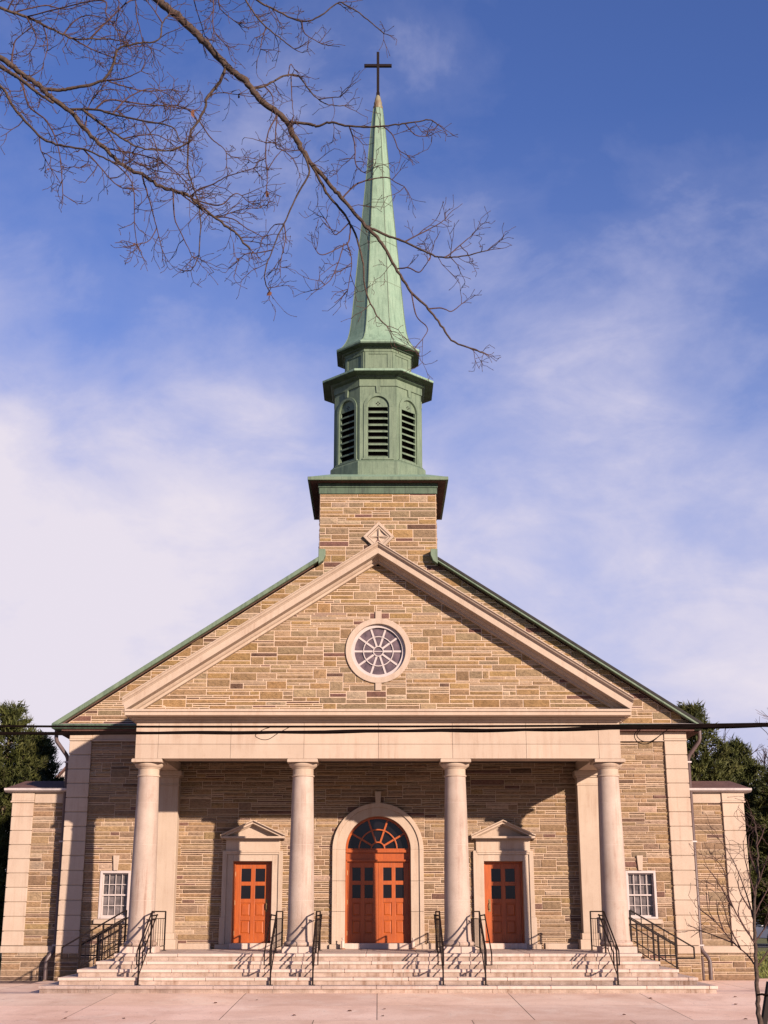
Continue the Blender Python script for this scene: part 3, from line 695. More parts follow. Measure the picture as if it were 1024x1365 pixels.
# columns: tapered shaft with entasis
def taper(t): return .325-.062*t**1.6
for X in (-5.815, -1.90, 1.955, 5.835):
    sh = MB(); prof = []
    for i in range(25):
        t = i/24; z = 1.10+(5.03-1.10)*t; r = taper(t)+(.02*max(0, 1-t*18))
        prof.append((r, z))
    sh.lathe(prof, X, -3.0, 56)
    col = sh.build('column', 'column', ch, smooth='auto')
    jn = MB()
    for zz in (2.02, 3.35, 4.38): r = taper((zz-1.1)/3.93)+.0005; jn.lathe([(r-.004, zz-.004), (r+.001, zz-.003), (r+.001, zz+.003), (r-.004, zz+.004)], X, -3.0, 56, False)
    jn.build('bed_joint', plain('column_joint', (.40, .32, .27), .9), col) if 'column_joint' not in bpy.data.materials else jn.build('bed_joint', bpy.data.materials['column_joint'], col)
    ba = MB(); tor = [(.33, .952)]+[(.352+.055*math.cos(a), 1.01+.055*math.sin(a)) for a in [R(-90+180*i/8) for i in range(9)]]+[(.352, 1.07), (.348, 1.085), (.335, 1.10)]
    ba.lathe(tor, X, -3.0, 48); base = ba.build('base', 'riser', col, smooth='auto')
    MB().box(X-.42, X+.42, -3.44, -2.58, .80, .952).build('plinth', 'steps', col, bevel=.012)
    ca = MB(); ca.lathe([(.262, 5.02), (.285, 5.03), (.29, 5.045), (.285, 5.06), (.264, 5.07), (.263, 5.22), (.285, 5.225), (.287, 5.24), (.31, 5.255), (.345, 5.285), (.365, 5.325), (.362, 5.345), (.34, 5.36)], X, -3.0, 48)
    cap = ca.build('capital', 'lime', col, smooth='auto')
    MB().box(X-.385, X+.385, -3.415, -2.60, 5.36, 5.432).box(X-.37, X+.37, -3.40, -2.62, 5.432, 5.4485).build('abacus', 'lime', col, bevel=.008)
# pilasters against the wall
for s in (-1, 1):
    pl = MB()
    def bx_(h, z0, z1, d):
        a, b = sorted((s*(5.43-h), s*(6.10+h))); pl.box(a, b, -.40-d, .02, z0, z1)
    bx_(0, 1.22, 5.05, 0)
    bx_(.10, .81, 1.06, .09); bx_(.05, 1.06, 1.22, .05); bx_(.015, 5.05, 5.09, .015); bx_(.0, 5.09, 5.27, .0); bx_(.035, 5.27, 5.32, .035); bx_(.07, 5.32, 5.448, .07)
    pl.build('pilaster', 'lime', ch, bevel=.01)
# smooth base course of the porch wall
for a, b in ((-5.32, -4.45), (-2.35, -1.3), (1.3, 2.35), (4.45, 5.32)):
    MB().box(a, b, -.07, .03, .80, .955).build('base_course', 'lime', ch, bevel=.012)
# --- doors
def leaf(parent, name, x0, x1, z0, z1, y, handle=None, hinge=None):
    wv, hv = x1-x0, z1-z0; cs = [(.165, .440), (.565, .84)]; rs = [(.068, .233), (.284, .450), (.502, .670), (.722, .890)]
    mb = MB(); X = lambda u: x0+u*wv; Z = lambda v: z1-v*hv
    xsx = [0, cs[0][0], cs[0][1], cs[1][0], cs[1][1], 1]; zsx = [0]+[q for r in rs for q in r]+[1]
    for i in (0, 2, 4): mb.box(X(xsx[i]), X(xsx[i+1]), y, y+.055, z0, z1)
    for i in (0, 2, 4, 6, 8):
        for j in (1, 3): mb.box(X(xsx[j]), X(xsx[j+1]), y+.0015, y+.0535, Z(zsx[i+1]), Z(zsx[i]))
    pn = MB()
    for (a, b) in cs:
        for (c, d) in rs[2:]:
            u0, u1, v0, v1 = X(a), X(b), Z(d), Z(c)
            pn.box(u0, u1, y+.022, y+.045, v0, v1)
            g = .045; vs = [(u0+.02, y+.021, v0+.02), (u1-.02, y+.021, v0+.02), (u1-.02, y+.021, v1-.02), (u0+.02, y+.021, v1-.02), (u0+g, y+.008, v0+g), (u1-g, y+.008, v0+g), (u1-g, y+.008, v1-g), (u0+g, y+.008, v1-g)]
            pn.add(vs, [(0, 1, 5, 4), (1, 2, 6, 5), (2, 3, 7, 6), (3, 0, 4, 7), (4, 5, 6, 7)])
    d = mb.build(name, 'wood', parent, bevel=.006)
    pn.build('panel', 'wood', d)
    gl = MB()
    for (a, b) in cs:
        for (c, e) in rs[:2]: MB().box(X(a), X(b), y+.028, y+.034, Z(e), Z(c)).build('pane', 'glass', d)
    if hinge is not None:
        for zz in (z0+.25, (z0+z1)/2, z1-.28): MB().tube([(X(hinge), y-.008, zz-.06), (X(hinge), y-.008, zz+.06)], .011, 8).build('hinge', 'brass', d)
    if handle is not None:
        h = MB(); hx = X(handle); zc = z0+.96
        h.box(hx-.03, hx+.03, y-.006, y, zc-.16, zc+.16); h.tube([(hx, y-.005, zc-.11), (hx, y-.05, zc-.10), (hx, y-.06, zc), (hx, y-.05, zc+.06), (hx, y-.005, zc+.07)], .010, 8); h.tube([(hx, y, zc+.12), (hx, y-.02, zc+.12)], .022, 12)
        h.build('handle', 'brass', d)
    return d
# side doors with pedimented surrounds
for s in (-1, 1):
    cxd = s*3.39
    su = MB(); ho, hi, zt, zo = .815, .527, 3.345, 3.069
    for e in (-1, 1):
        su.box(cxd+e*(hi), cxd+e*(hi+.17), -.075, .28, .82, zo+.17); su.box(cxd+e*(hi+.17), cxd+e*ho, -.11, .05, 1.62, zt)
        su.box(cxd+e*(hi+.172), cxd+e*(ho+.035), -.113, .05, .93, 1.62); su.box(cxd+e*(hi+.01), cxd+e*(ho+.13), -.17, .06, .81, .93)
    su.box(cxd-hi, cxd+hi, -.075, .28, zo, zo+.17); su.box(cxd-hi-.17, cxd+hi+.17, -.11, .05, zo+.172, zt); su.box(cxd-hi-.20, cxd+hi+.20, -.13, .05, zt-.05, zt+.003)
    su.box(cxd-.735, cxd+.735, -.07, .05, zt+.003, 3.63)
    sur = su.build('door_surround', 'lime', ch, bevel=.008)
    pd = MB(); zc = 3.63
    pd.box(cxd-.76, cxd+.76, -.15, .03, zc, zc+.03); pd.box(cxd-.86, cxd+.86, -.30, .03, zc+.03, zc+.085)
    sl_ = .395/.88
    prof = [(-.31, 0), (-.31, .025), (-.28, .045), (-.24, .055), (-.24, .10), (-.14, .105), (-.10, .135), (.03, .135), (.03, 0)]
    for e in (-1, 1):
        n = len(prof); vs = []
        for x in (0, .88):
            for (yy, d) in prof: vs.append((cxd+e*(x-(.0 if x == 0 else d*.2)), yy, zc+.50-sl_*x-d+.02))
        pd.add(vs, [(i, (i+1) % n, (i+1) % n+n, i+n) for i in range(n)]+[tuple(range(n)), tuple(range(2*n-1, n-1, -1))])
    pd.prism([(cxd-.8, zc+.086), (cxd+.8, zc+.086), (cxd, zc+.43)], -.03, .03)
    pd.build('door_pediment', 'lime', sur, bevel=.004)
    fr = MB()
    for e in (-1, 1): fr.box(cxd+e*.477, cxd+e*.527, .13, .26, .93, 3.069)
    fr.box(cxd-.477, cxd+.477, .13, .26, 3.02, 3.069); fr.build('door_frame', 'wood', sur, bevel=.004)
    leaf(ch, 'door', cxd-.475, cxd+.475, .962, 3.018, .17, .90 if s < 0 else .10, .0 if s < 0 else 1.)
    MB().box(cxd-.56, cxd+.56, -.20, .28, .812, .958).build('threshold', 'steps', sur, bevel=.012)
    MB().box(cxd-.6, cxd+.6, .28, .32, .8, 3.2).build('door_backing', 'iron', sur)
# centre doors under a fanlight
su = MB(); RI, RO = .885, 1.235; ZSP = 3.373
su.ring(0, ZSP, RI, RI+.235, -.085, .30, 0, math.pi, 48); su.ring(0, ZSP, RI+.235, RO, -.125, .05, 0, math.pi, 48)
for e in (-1, 1):
    for z0, z1 in ((.93, 1.76), (1.766, 2.55), (2.556, ZSP)):
        su.box(e*RI, e*(RI+.2345), -.085, .30, z0, z1); su.box(e*(RI+.2355), e*RO, -.125, .05, z0, z1)
    su.box(e*(RI-.01), e*(RO+.06), -.16, .08, .81, .93)
su.prism([(-.065, 4.59), (.065, 4.59), (.09, 4.92), (-.09, 4.92)], -.135, .05)
csur = su.build('arched_surround', 'lime', ch, bevel=.007)
MB().box(-RI-.02, RI+.02, -.24, .3, .812, .958).build('threshold', 'steps', csur, bevel=.012)
dfr = MB()
for e in (-1, 1): dfr.box(e*.835, e*.883, .12, .26, .96, ZSP)
dfr.box(-.835, .835, .13, .26, 3.055, 3.10); dfr.box(-.835, .835, .16, .26, 3.10, 3.30); dfr.box(-.883, .883, .085, .26, 3.30, 3.372); dfr.box(-.85, .85, .10, .26, 3.075, 3.115)
for q in (-.52, -.17, .17, .52): dfr.box(q-.006, q+.006, .157, .162, 3.13, 3.28)
dfr.ring(0, ZSP, .825, .883, .10, .24, 0, math.pi, 40)
dfo = dfr.build('door_frame', 'wood', csur, bevel=.005)
fl = MB()
for r0, r1 in ((.165, .20), (.50, .535)): fl.ring(0, ZSP+.02, r0, r1, .12, .18, 0, math.pi, 28)
for a in (30, 71, 109, 150):
    d = Vector((math.cos(R(a)), 0, math.sin(R(a)))); c0 = Vector((0, .15, ZSP+.02)); fl.bar(c0+d*.195, c0+d*.82, .035, .05)
fl.box(-.83, .83, .125, .18, ZSP-.001, ZSP+.035)
fan = fl.build('fanlight', 'wood', csur, bevel=.004)
MB().ring(0, ZSP, .001, .835, .185, .192, 0, math.pi, 40).build('pane', 'glass', fan)
leaf(ch, 'door', -.833, -.003, .962, 3.052, .19, None, .0); leaf(ch, 'door', .003, .833, .962, 3.052, .19, None, 1.)
MB().box(-1.1, 1.1, .30, .34, .8, 4.4).build('door_backing', 'iron', csur)
# small windows in the side bays
for s in (-1, 1):
    x0, x1 = sorted((s*6.68, s*7.50)); z0, z1 = 1.58, 2.82
    wn = MB(); t = .065
    wn.box(x0, x0+t, -.03, .16, z0, z1); wn.box(x1-t, x1, -.03, .16, z0, z1); wn.box(x0+t, x1-t, -.03, .16, z1-t, z1); wn.box(x0+t, x1-t, -.05, .16, z0, z0+.05)
    win = wn.build('window', 'white', ch, bevel=.006)
    sa = MB(); a0, a1 = x0+t, x1-t; zm = 2.17
    for (zz0, zz1, yy) in ((zm, z1-t, .07), (z0+.05, zm+.03, .10)):
        sa.box(a0, a0+.03, yy, yy+.035, zz0, zz1); sa.box(a1-.03, a1, yy, yy+.035, zz0, zz1); sa.box(a0+.03, a1-.03, yy, yy+.035, zz1-.035, zz1); sa.box(a0+.03, a1-.03, yy, yy+.035, zz0, zz0+.04)
        for i in (1, 2, 3): xx = a0+(a1-a0)*i/4; sa.box(xx-.009, xx+.009, yy+.004, yy+.03, zz0+.03, zz1-.03)
        zz = (zz0+zz1)/2; sa.box(a0+.03, a1-.03, yy+.005, yy+.029, zz-.009, zz+.009)
    sa.build('window_frame', 'white', win)
    MB().box(a0, a1, .142, .148, z0+.05, z1-t).build('pane', 'win_glass', win)
    MB().prism_x([(-.11, 1.45), (.1, 1.45), (.1, 1.579), (-.03, 1.579), (-.11, 1.555)], x0-.10, x1+.10).build('sill', 'lime', win, bevel=.008)
    xc = (x0+x1)/2; MB().prism([(xc-.055, 2.825), (xc+.055, 2.825), (xc+.085, 3.22), (xc-.085, 3.22)], -.07, .05).build('keystone', 'lime', win, bevel=.008)
    MB().box(x0-.02, x1+.02, .19, .24, z0-.02, z1+.02).build('window_backing', 'iron', win)

# ================================================================== steps
stp = lab(empty('entrance_steps', (0, -2.7, 0)), 'broad five-tier pale stone steps with stained risers below the portico', 'steps')
def own(o, t=stp): o.matrix_parent_inverse = t.matrix_world.inverted() if False else Matrix.Translation(-t.location); return o
for i in range(5):
    hx = 7.66-.352*i; yf = -5.40+.34*i; z0, z1 = .162*i, .162*(i+1)
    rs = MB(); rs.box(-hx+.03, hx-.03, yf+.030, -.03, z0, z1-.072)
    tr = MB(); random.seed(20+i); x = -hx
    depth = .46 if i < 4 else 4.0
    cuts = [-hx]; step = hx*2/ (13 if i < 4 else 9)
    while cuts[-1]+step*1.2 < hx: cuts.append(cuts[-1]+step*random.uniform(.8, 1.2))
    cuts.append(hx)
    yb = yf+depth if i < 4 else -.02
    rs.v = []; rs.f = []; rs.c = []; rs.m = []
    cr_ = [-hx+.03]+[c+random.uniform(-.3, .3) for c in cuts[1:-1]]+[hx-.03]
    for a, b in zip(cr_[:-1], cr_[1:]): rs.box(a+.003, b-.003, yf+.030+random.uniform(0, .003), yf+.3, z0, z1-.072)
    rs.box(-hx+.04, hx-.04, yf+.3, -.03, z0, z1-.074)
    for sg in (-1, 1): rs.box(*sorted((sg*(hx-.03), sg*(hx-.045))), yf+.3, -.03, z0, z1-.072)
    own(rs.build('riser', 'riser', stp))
    for a, b in zip(cuts[:-1], cuts[1:]): tr.box(a+.003, b-.003, yf, yb, z1-.071, z1)
    if i < 4:
        for s in (-1, 1): tr.box(*sorted((s*hx, s*(hx-.46))), yb+.004, -.03, z1-.071, z1)
    own(tr.build('tread', 'steps', stp, bevel=.012))

# ================================================================== railings
def rail_front(X, side, label, grp):
    """railing running up the front steps at X; side = which way the extra hand rail sits (0: none)"""
    t = lab(empty('stair_railing', (X, -4.0, 0)), label, 'railing', grp); L = Matrix.Translation((-X, 4.0, 0))
    ya, yb, yc, yd = -1.5, -3.62, -5.12, -5.42; zt = 1.766; sl = .476
    zat = lambda y: zt-sl*max(0, yb-y)
    h = MB(); b = .030
    h.bar((X, ya, zt), (X, yb-.01, zt), b); h.bar((X, yb, zt), (X, yd, zat(yd)), b); h.bar((X, yd, zat(yd)+.01), (X, yd, zat(yd)-.30), b); h.bar((X, yd, zat(yd)-.30), (X, yc, zat(yd)-.30), b)
    h.xf(L); h.build('handrail', 'iron', t, bevel=.006)
    r = MB(); r.bar((X, ya, zt-.17), (X, yb, zt-.17), .020); r.bar((X, yb, zt-.17), (X, yc, zat(yc)-.17), .020)
    r.bar((X, ya, .93), (X, yb-.3, .93), .020); r.bar((X, yb-.3, .93), (X, yc, .93-sl*(yb-.3-yc)-.0), .020); r.xf(L); r.build('rail', 'iron', t)
    for y, z in ((ya, .81), (yb, .81), (yc, .162)):
        p = MB(); p.bar((X, y, z), (X, y, zat(y)), .036); p.box(X-.055, X+.055, y-.055, y+.055, z, z+.012); p.xf(L); p.build('post', 'iron', t)
    n = 10
    for i in range(1, n):
        y = ya+(yc-ya)*i/n; zb = .93 if y > yb-.3 else .93-sl*(yb-.3-y)
        p = MB(); p.bar((X, y, zb), (X, y, zat(y)-.17), .012); p.xf(L); p.build('baluster', 'iron', t)
    if side:
        s = MB(); xo = X+side*.125; rr = .016
        s.tube([(X, yb+.1, zt-.10), (xo, yb+.1, zt-.08), (xo, yb, zt-.07), (xo, yd+.05, zat(yd)-.02), (xo, yd, zat(yd)-.06), (xo, yd, zat(yd)-.30), (X, yd+.02, zat(yd)-.30)], rr, 8)
        for y in (yb-.2, yb-1.2): s.bar((X, y, zat(y)-.10), (xo, y, zat(y)-.09), .02)
        s.xf(L); s.build('side_handrail', 'iron', t, smooth='auto')
    return t
G = 'black iron railings on the church steps'
rail_front(-5.46, 1, 'black iron railing climbing the front steps beside the leftmost column', G)
rail_front(-2.45, -1, 'black iron railing between the left side door and the second column from left', G)
rail_front(-1.485, 1, 'black iron railing left of the arched double door, next to the second column', G)
rail_front(1.485, -1, 'black iron railing right of the arched double door, next to the third column', G)
rail_front(2.45, 1, 'black iron railing between the third column from left and the right side door', G)
rail_front(5.46, -1, 'black iron railing climbing the front steps beside the rightmost column', G)
def rail_side(s, Y, x0, dx, label):
    """railing falling sideways along the end of the steps"""
    t = lab(empty('stair_railing', (s*6.6, Y, 0)), label, 'railing', G); L = Matrix.Translation((-s*6.6, -Y, 0))
    xe = x0+1.52; xp = x0+1.08; zt = 1.80; sl = .575
    if dx: zt = 1.80
    za = lambda x: zt-sl*(x-x0)
    P = lambda x, z: (s*x, Y, z)
    h = MB(); h.bar(P(x0, za(x0)), P(xe, za(xe)), .036); h.bar(P(xe, za(xe)+.01), P(xe, za(xe)-.26), .036); h.bar(P(xe, za(xe)-.25), P(xp, za(xe)-.25), .036); h.xf(L); h.build('handrail', 'iron', t, bevel=.006)
    r = MB(); r.bar(P(x0, za(x0)-.17), P(xp, za(xp)-.17), .028); r.bar(P(x0+.05, za(x0)-.72), P(xp, za(xp)-.72), .026); r.xf(L); r.build('rail', 'iron', t)
    def ground(x):
        for i in range(4, -1, -1):
            if x <= 7.66-.352*i: return .162*(i+1)
        return 0
    for x in (x0, (x0+xp)/2, xp): p = MB(); p.bar(P(x, ground(x)), P(x, za(x)), .04); p.xf(L); p.build('post', 'iron', t)
    for f in (.25, .75): p = MB(); x = x0+(xp-x0)*f; p.bar(P(x, za(x)-.72), P(x, za(x)), .02); p.xf(L); p.build('baluster', 'iron', t)
    for f in (.125, .375, .625, .875): p = MB(); x = x0+(xp-x0)*f; p.bar(P(x, za(x)-.72), P(x, za(x)-.17), .016); p.xf(L); p.build('baluster', 'iron', t)
    return t
rail_side(-1, -3.0, 6.20, 0, 'nearer of two black side railings descending past the leftmost column')
rail_side(-1, -.9, 6.20, 0, 'farther of two black side railings, under the left small window')
rail_side(1, -3.0, 6.20, 0, 'nearer of two black side railings descending past the rightmost column')
rail_side(1, -.9, 6.20, 0, 'farther of two black side railings, under the right small window')
# little door stops either side of the arched door
for s, l in ((-1, 'small rusty white door stop at the left foot of the arched doorway'), (1, 'small white door stop at the right foot of the arched doorway')):
    t = lab(empty('door_stop', (s*.93, -.33, .81)), l, 'door stop', 'door stops at the arched doorway')
    MB().lathe([(.075, 0), (.07, .02), (.04, .035)], 0, 0, 16).build('foot', bpy.data.materials.get('rusty_iron') or plain('rusty_iron', (.22, .11, .06), .9, .2), t, smooth='auto')
    MB().lathe([(.045, .03), (.045, .19), (.038, .21), (.02, .215), (.02, .25), (.03, .26), (.03, .285), (.015, .295)], 0, 0, 16).build('post', 'steps', t, smooth='auto')

# ================================================================== overhead cables
def cat_pts(pts, n=40):
    """smooth curve through the points"""
    pts = [Vector(p) for p in pts]; out = []
    for i in range(len(pts)-1):
        p0 = pts[max(i-1, 0)]; p1 = pts[i]; p2 = pts[i+1]; p3 = pts[min(i+2, len(pts)-1)]
        for k in range(n):
            t = k/n; out.append(.5*((2*p1)+(p2-p0)*t+(2*p0-5*p1+4*p2-p3)*t*t+(3*p1-p0-3*p2+p3)*t**3))
    return out+[pts[-1]]
YC = -17.; CK = 19.8/25.8
def near(pts): return [Vector((p[0]*CK, p[1], EYE+(p[2]-EYE)*CK)) for p in pts]
ca = MB(); ca.tube(cat_pts(near([(-44, YC, 5.75), (-16, YC, 5.33), (-7.4, YC, 5.235), (0, YC, 5.228), (4.8, YC, 5.250), (7.6, YC, 5.283), (16, YC, 5.42), (44, YC, 5.95)]), 24), .017, 7)
lab(ca.build('power_cable', 'cable', smooth=True), 'thin upper black cable crossing in front of the church', 'cable', 'overhead cables in front of the church')
cb = MB(); base = cat_pts(near([(-44, YC, 5.6), (-16, YC, 5.19), (-7.4, YC, 5.097), (0, YC, 5.135), (4.8, YC, 5.196), (7.6, YC, 5.248), (16, YC, 5.40), (44, YC, 5.95)]), 60)
cb.tube(base, .022, 7)
for ph, r, R0 in ((0, .011, .022), (2.1, .010, .023)):   # lashed strands that wander round it
    cb.tube([p+Vector((0, math.cos(p.x*2.1+ph)*R0, math.sin(p.x*1.7+ph)*R0)) for p in base], r, 5)
cbo = lab(cb.build('power_cable', 'cable', smooth=True), 'thicker lower cable of twisted strands crossing in front of the church', 'cable', 'overhead cables in front of the church')
lp = MB(); lp.tube(cat_pts(near([(-2.05, YC, 5.228), (-2.25, YC+.02, 5.17), (-2.40, YC+.03, 5.06), (-2.28, YC+.04, 4.985), (-2.13, YC+.03, 4.99), (-1.95, YC, 5.10), (-1.72, YC, 5.222)]), 10), .005, 6)
lab(lp.build('cable_loop', 'cable', smooth=True), 'thin single loop of cable hanging above the second column from left', 'cable')
lp = MB()
for d in (0, .035):
    lp.tube(cat_pts(near([(5.12+d, YC, 5.20), (5.02+d*1.3, YC+.03, 5.08), (5.05+d*1.5, YC+.04, 4.96+d), (5.18+d*.8, YC+.04, 4.895+d*1.3), (5.34, YC+.03, 4.93+d*.6), (5.50, YC+.01, 5.05), (5.70, YC, 5.20)]), 10), .0065, 6)
lab(lp.build('cable_loop', 'cable', smooth=True), 'doubled cable loop hanging in front of the right eave', 'cable')

# ================================================================== bare tree overhanging from the left
rt = random.Random(5)
def grow_twig(mb, p, d, L, r, depth, n=4):
    pts = [Vector(p)]; dirv = Vector(d).normalized(); kids = []
    seg = L/n
    for i in range(n):
        dirv = (dirv+Vector((rt.gauss(0, .24), rt.gauss(0, .24), rt.gauss(0, .22)+.03))).normalized()
        pts.append(pts[-1]+dirv*seg)
        if depth > 0 and rt.random() < .72: kids.append((pts[-1], dirv.copy(), i))
    rad = [max(.0026, r*(1-.55*i/n)) for i in range(n+1)]
    mb.tube(pts, rad, 4 if r > .004 else 3, cap=False)
    for q, dv, i in kids:
        ax = dv.orthogonal().normalized(); ax.rotate(Matrix.Rotation(rt.uniform(0, 6.28), 3, dv)); nd = dv.copy(); nd.rotate(Matrix.Rotation(R(rt.uniform(30, 65)), 3, ax))
        grow_twig(mb, q, nd, L*rt.uniform(.3, .6), max(.0029, r*.7), depth-1, 3)
    if depth == 0:   # terminal bud
        e = pts[-1]; mb.tube([e, e+dirv*.012, e+dirv*.026], [.0022, .0042, .0008], 3, cap=False)
def limb(mb, tw, r0, r1, dens, pts, first=0, jitter=True):
    sm = cat_pts(pts, 6); k = len(sm); L = 0
    for i in range(2, k-1):
        if jitter: sm[i] = sm[i]+Vector((rt.gauss(0, 1), rt.gauss(0, 1), rt.gauss(0, 1)))*min(.006, r0*.16)
    rad = [(r0+(r1-r0)*(i/(k-1))**.8)*rt.uniform(.92, 1.10) for i in range(k)]
    mb.tube(sm, rad, 10 if r0 > .02 else 6 if r0 > .008 else 5)
    if dens > .1 and r1 < .012:      # the tip forks
        dv = (sm[-1]-sm[-3]).normalized()
        for _ in range(3):
            nd = (dv+Vector((rt.gauss(0, .5), rt.gauss(0, .4), rt.gauss(0, .5)))).normalized(); grow_twig(tw, sm[-1], nd, rt.uniform(.12, .3), .0045, 1)
    for i in range(1, k):
        s = (sm[i]-sm[i-1]).length
        m = dens*s*(5.6 if sm[i].x < -1.3 else 3.8); m = int(m)+(rt.random() < m-int(m))
        for _ in range(m):
            if sm[i].x < -4.2: continue
            dv = (sm[i]-sm[i-1]).normalized(); q = sm[i-1].lerp(sm[i], rt.random())
            ax = dv.orthogonal().normalized(); ax.rotate(Matrix.Rotation(rt.uniform(0, 6.28), 3, dv)); nd = dv.copy(); nd.rotate(Matrix.Rotation(R(rt.uniform(35, 75)), 3, ax))
            nd.y *= .6
            grow_twig(tw, q, nd, rt.uniform(.12, .38), rt.uniform(.0036, .0056), 2 if rt.random() < .45 else 1)
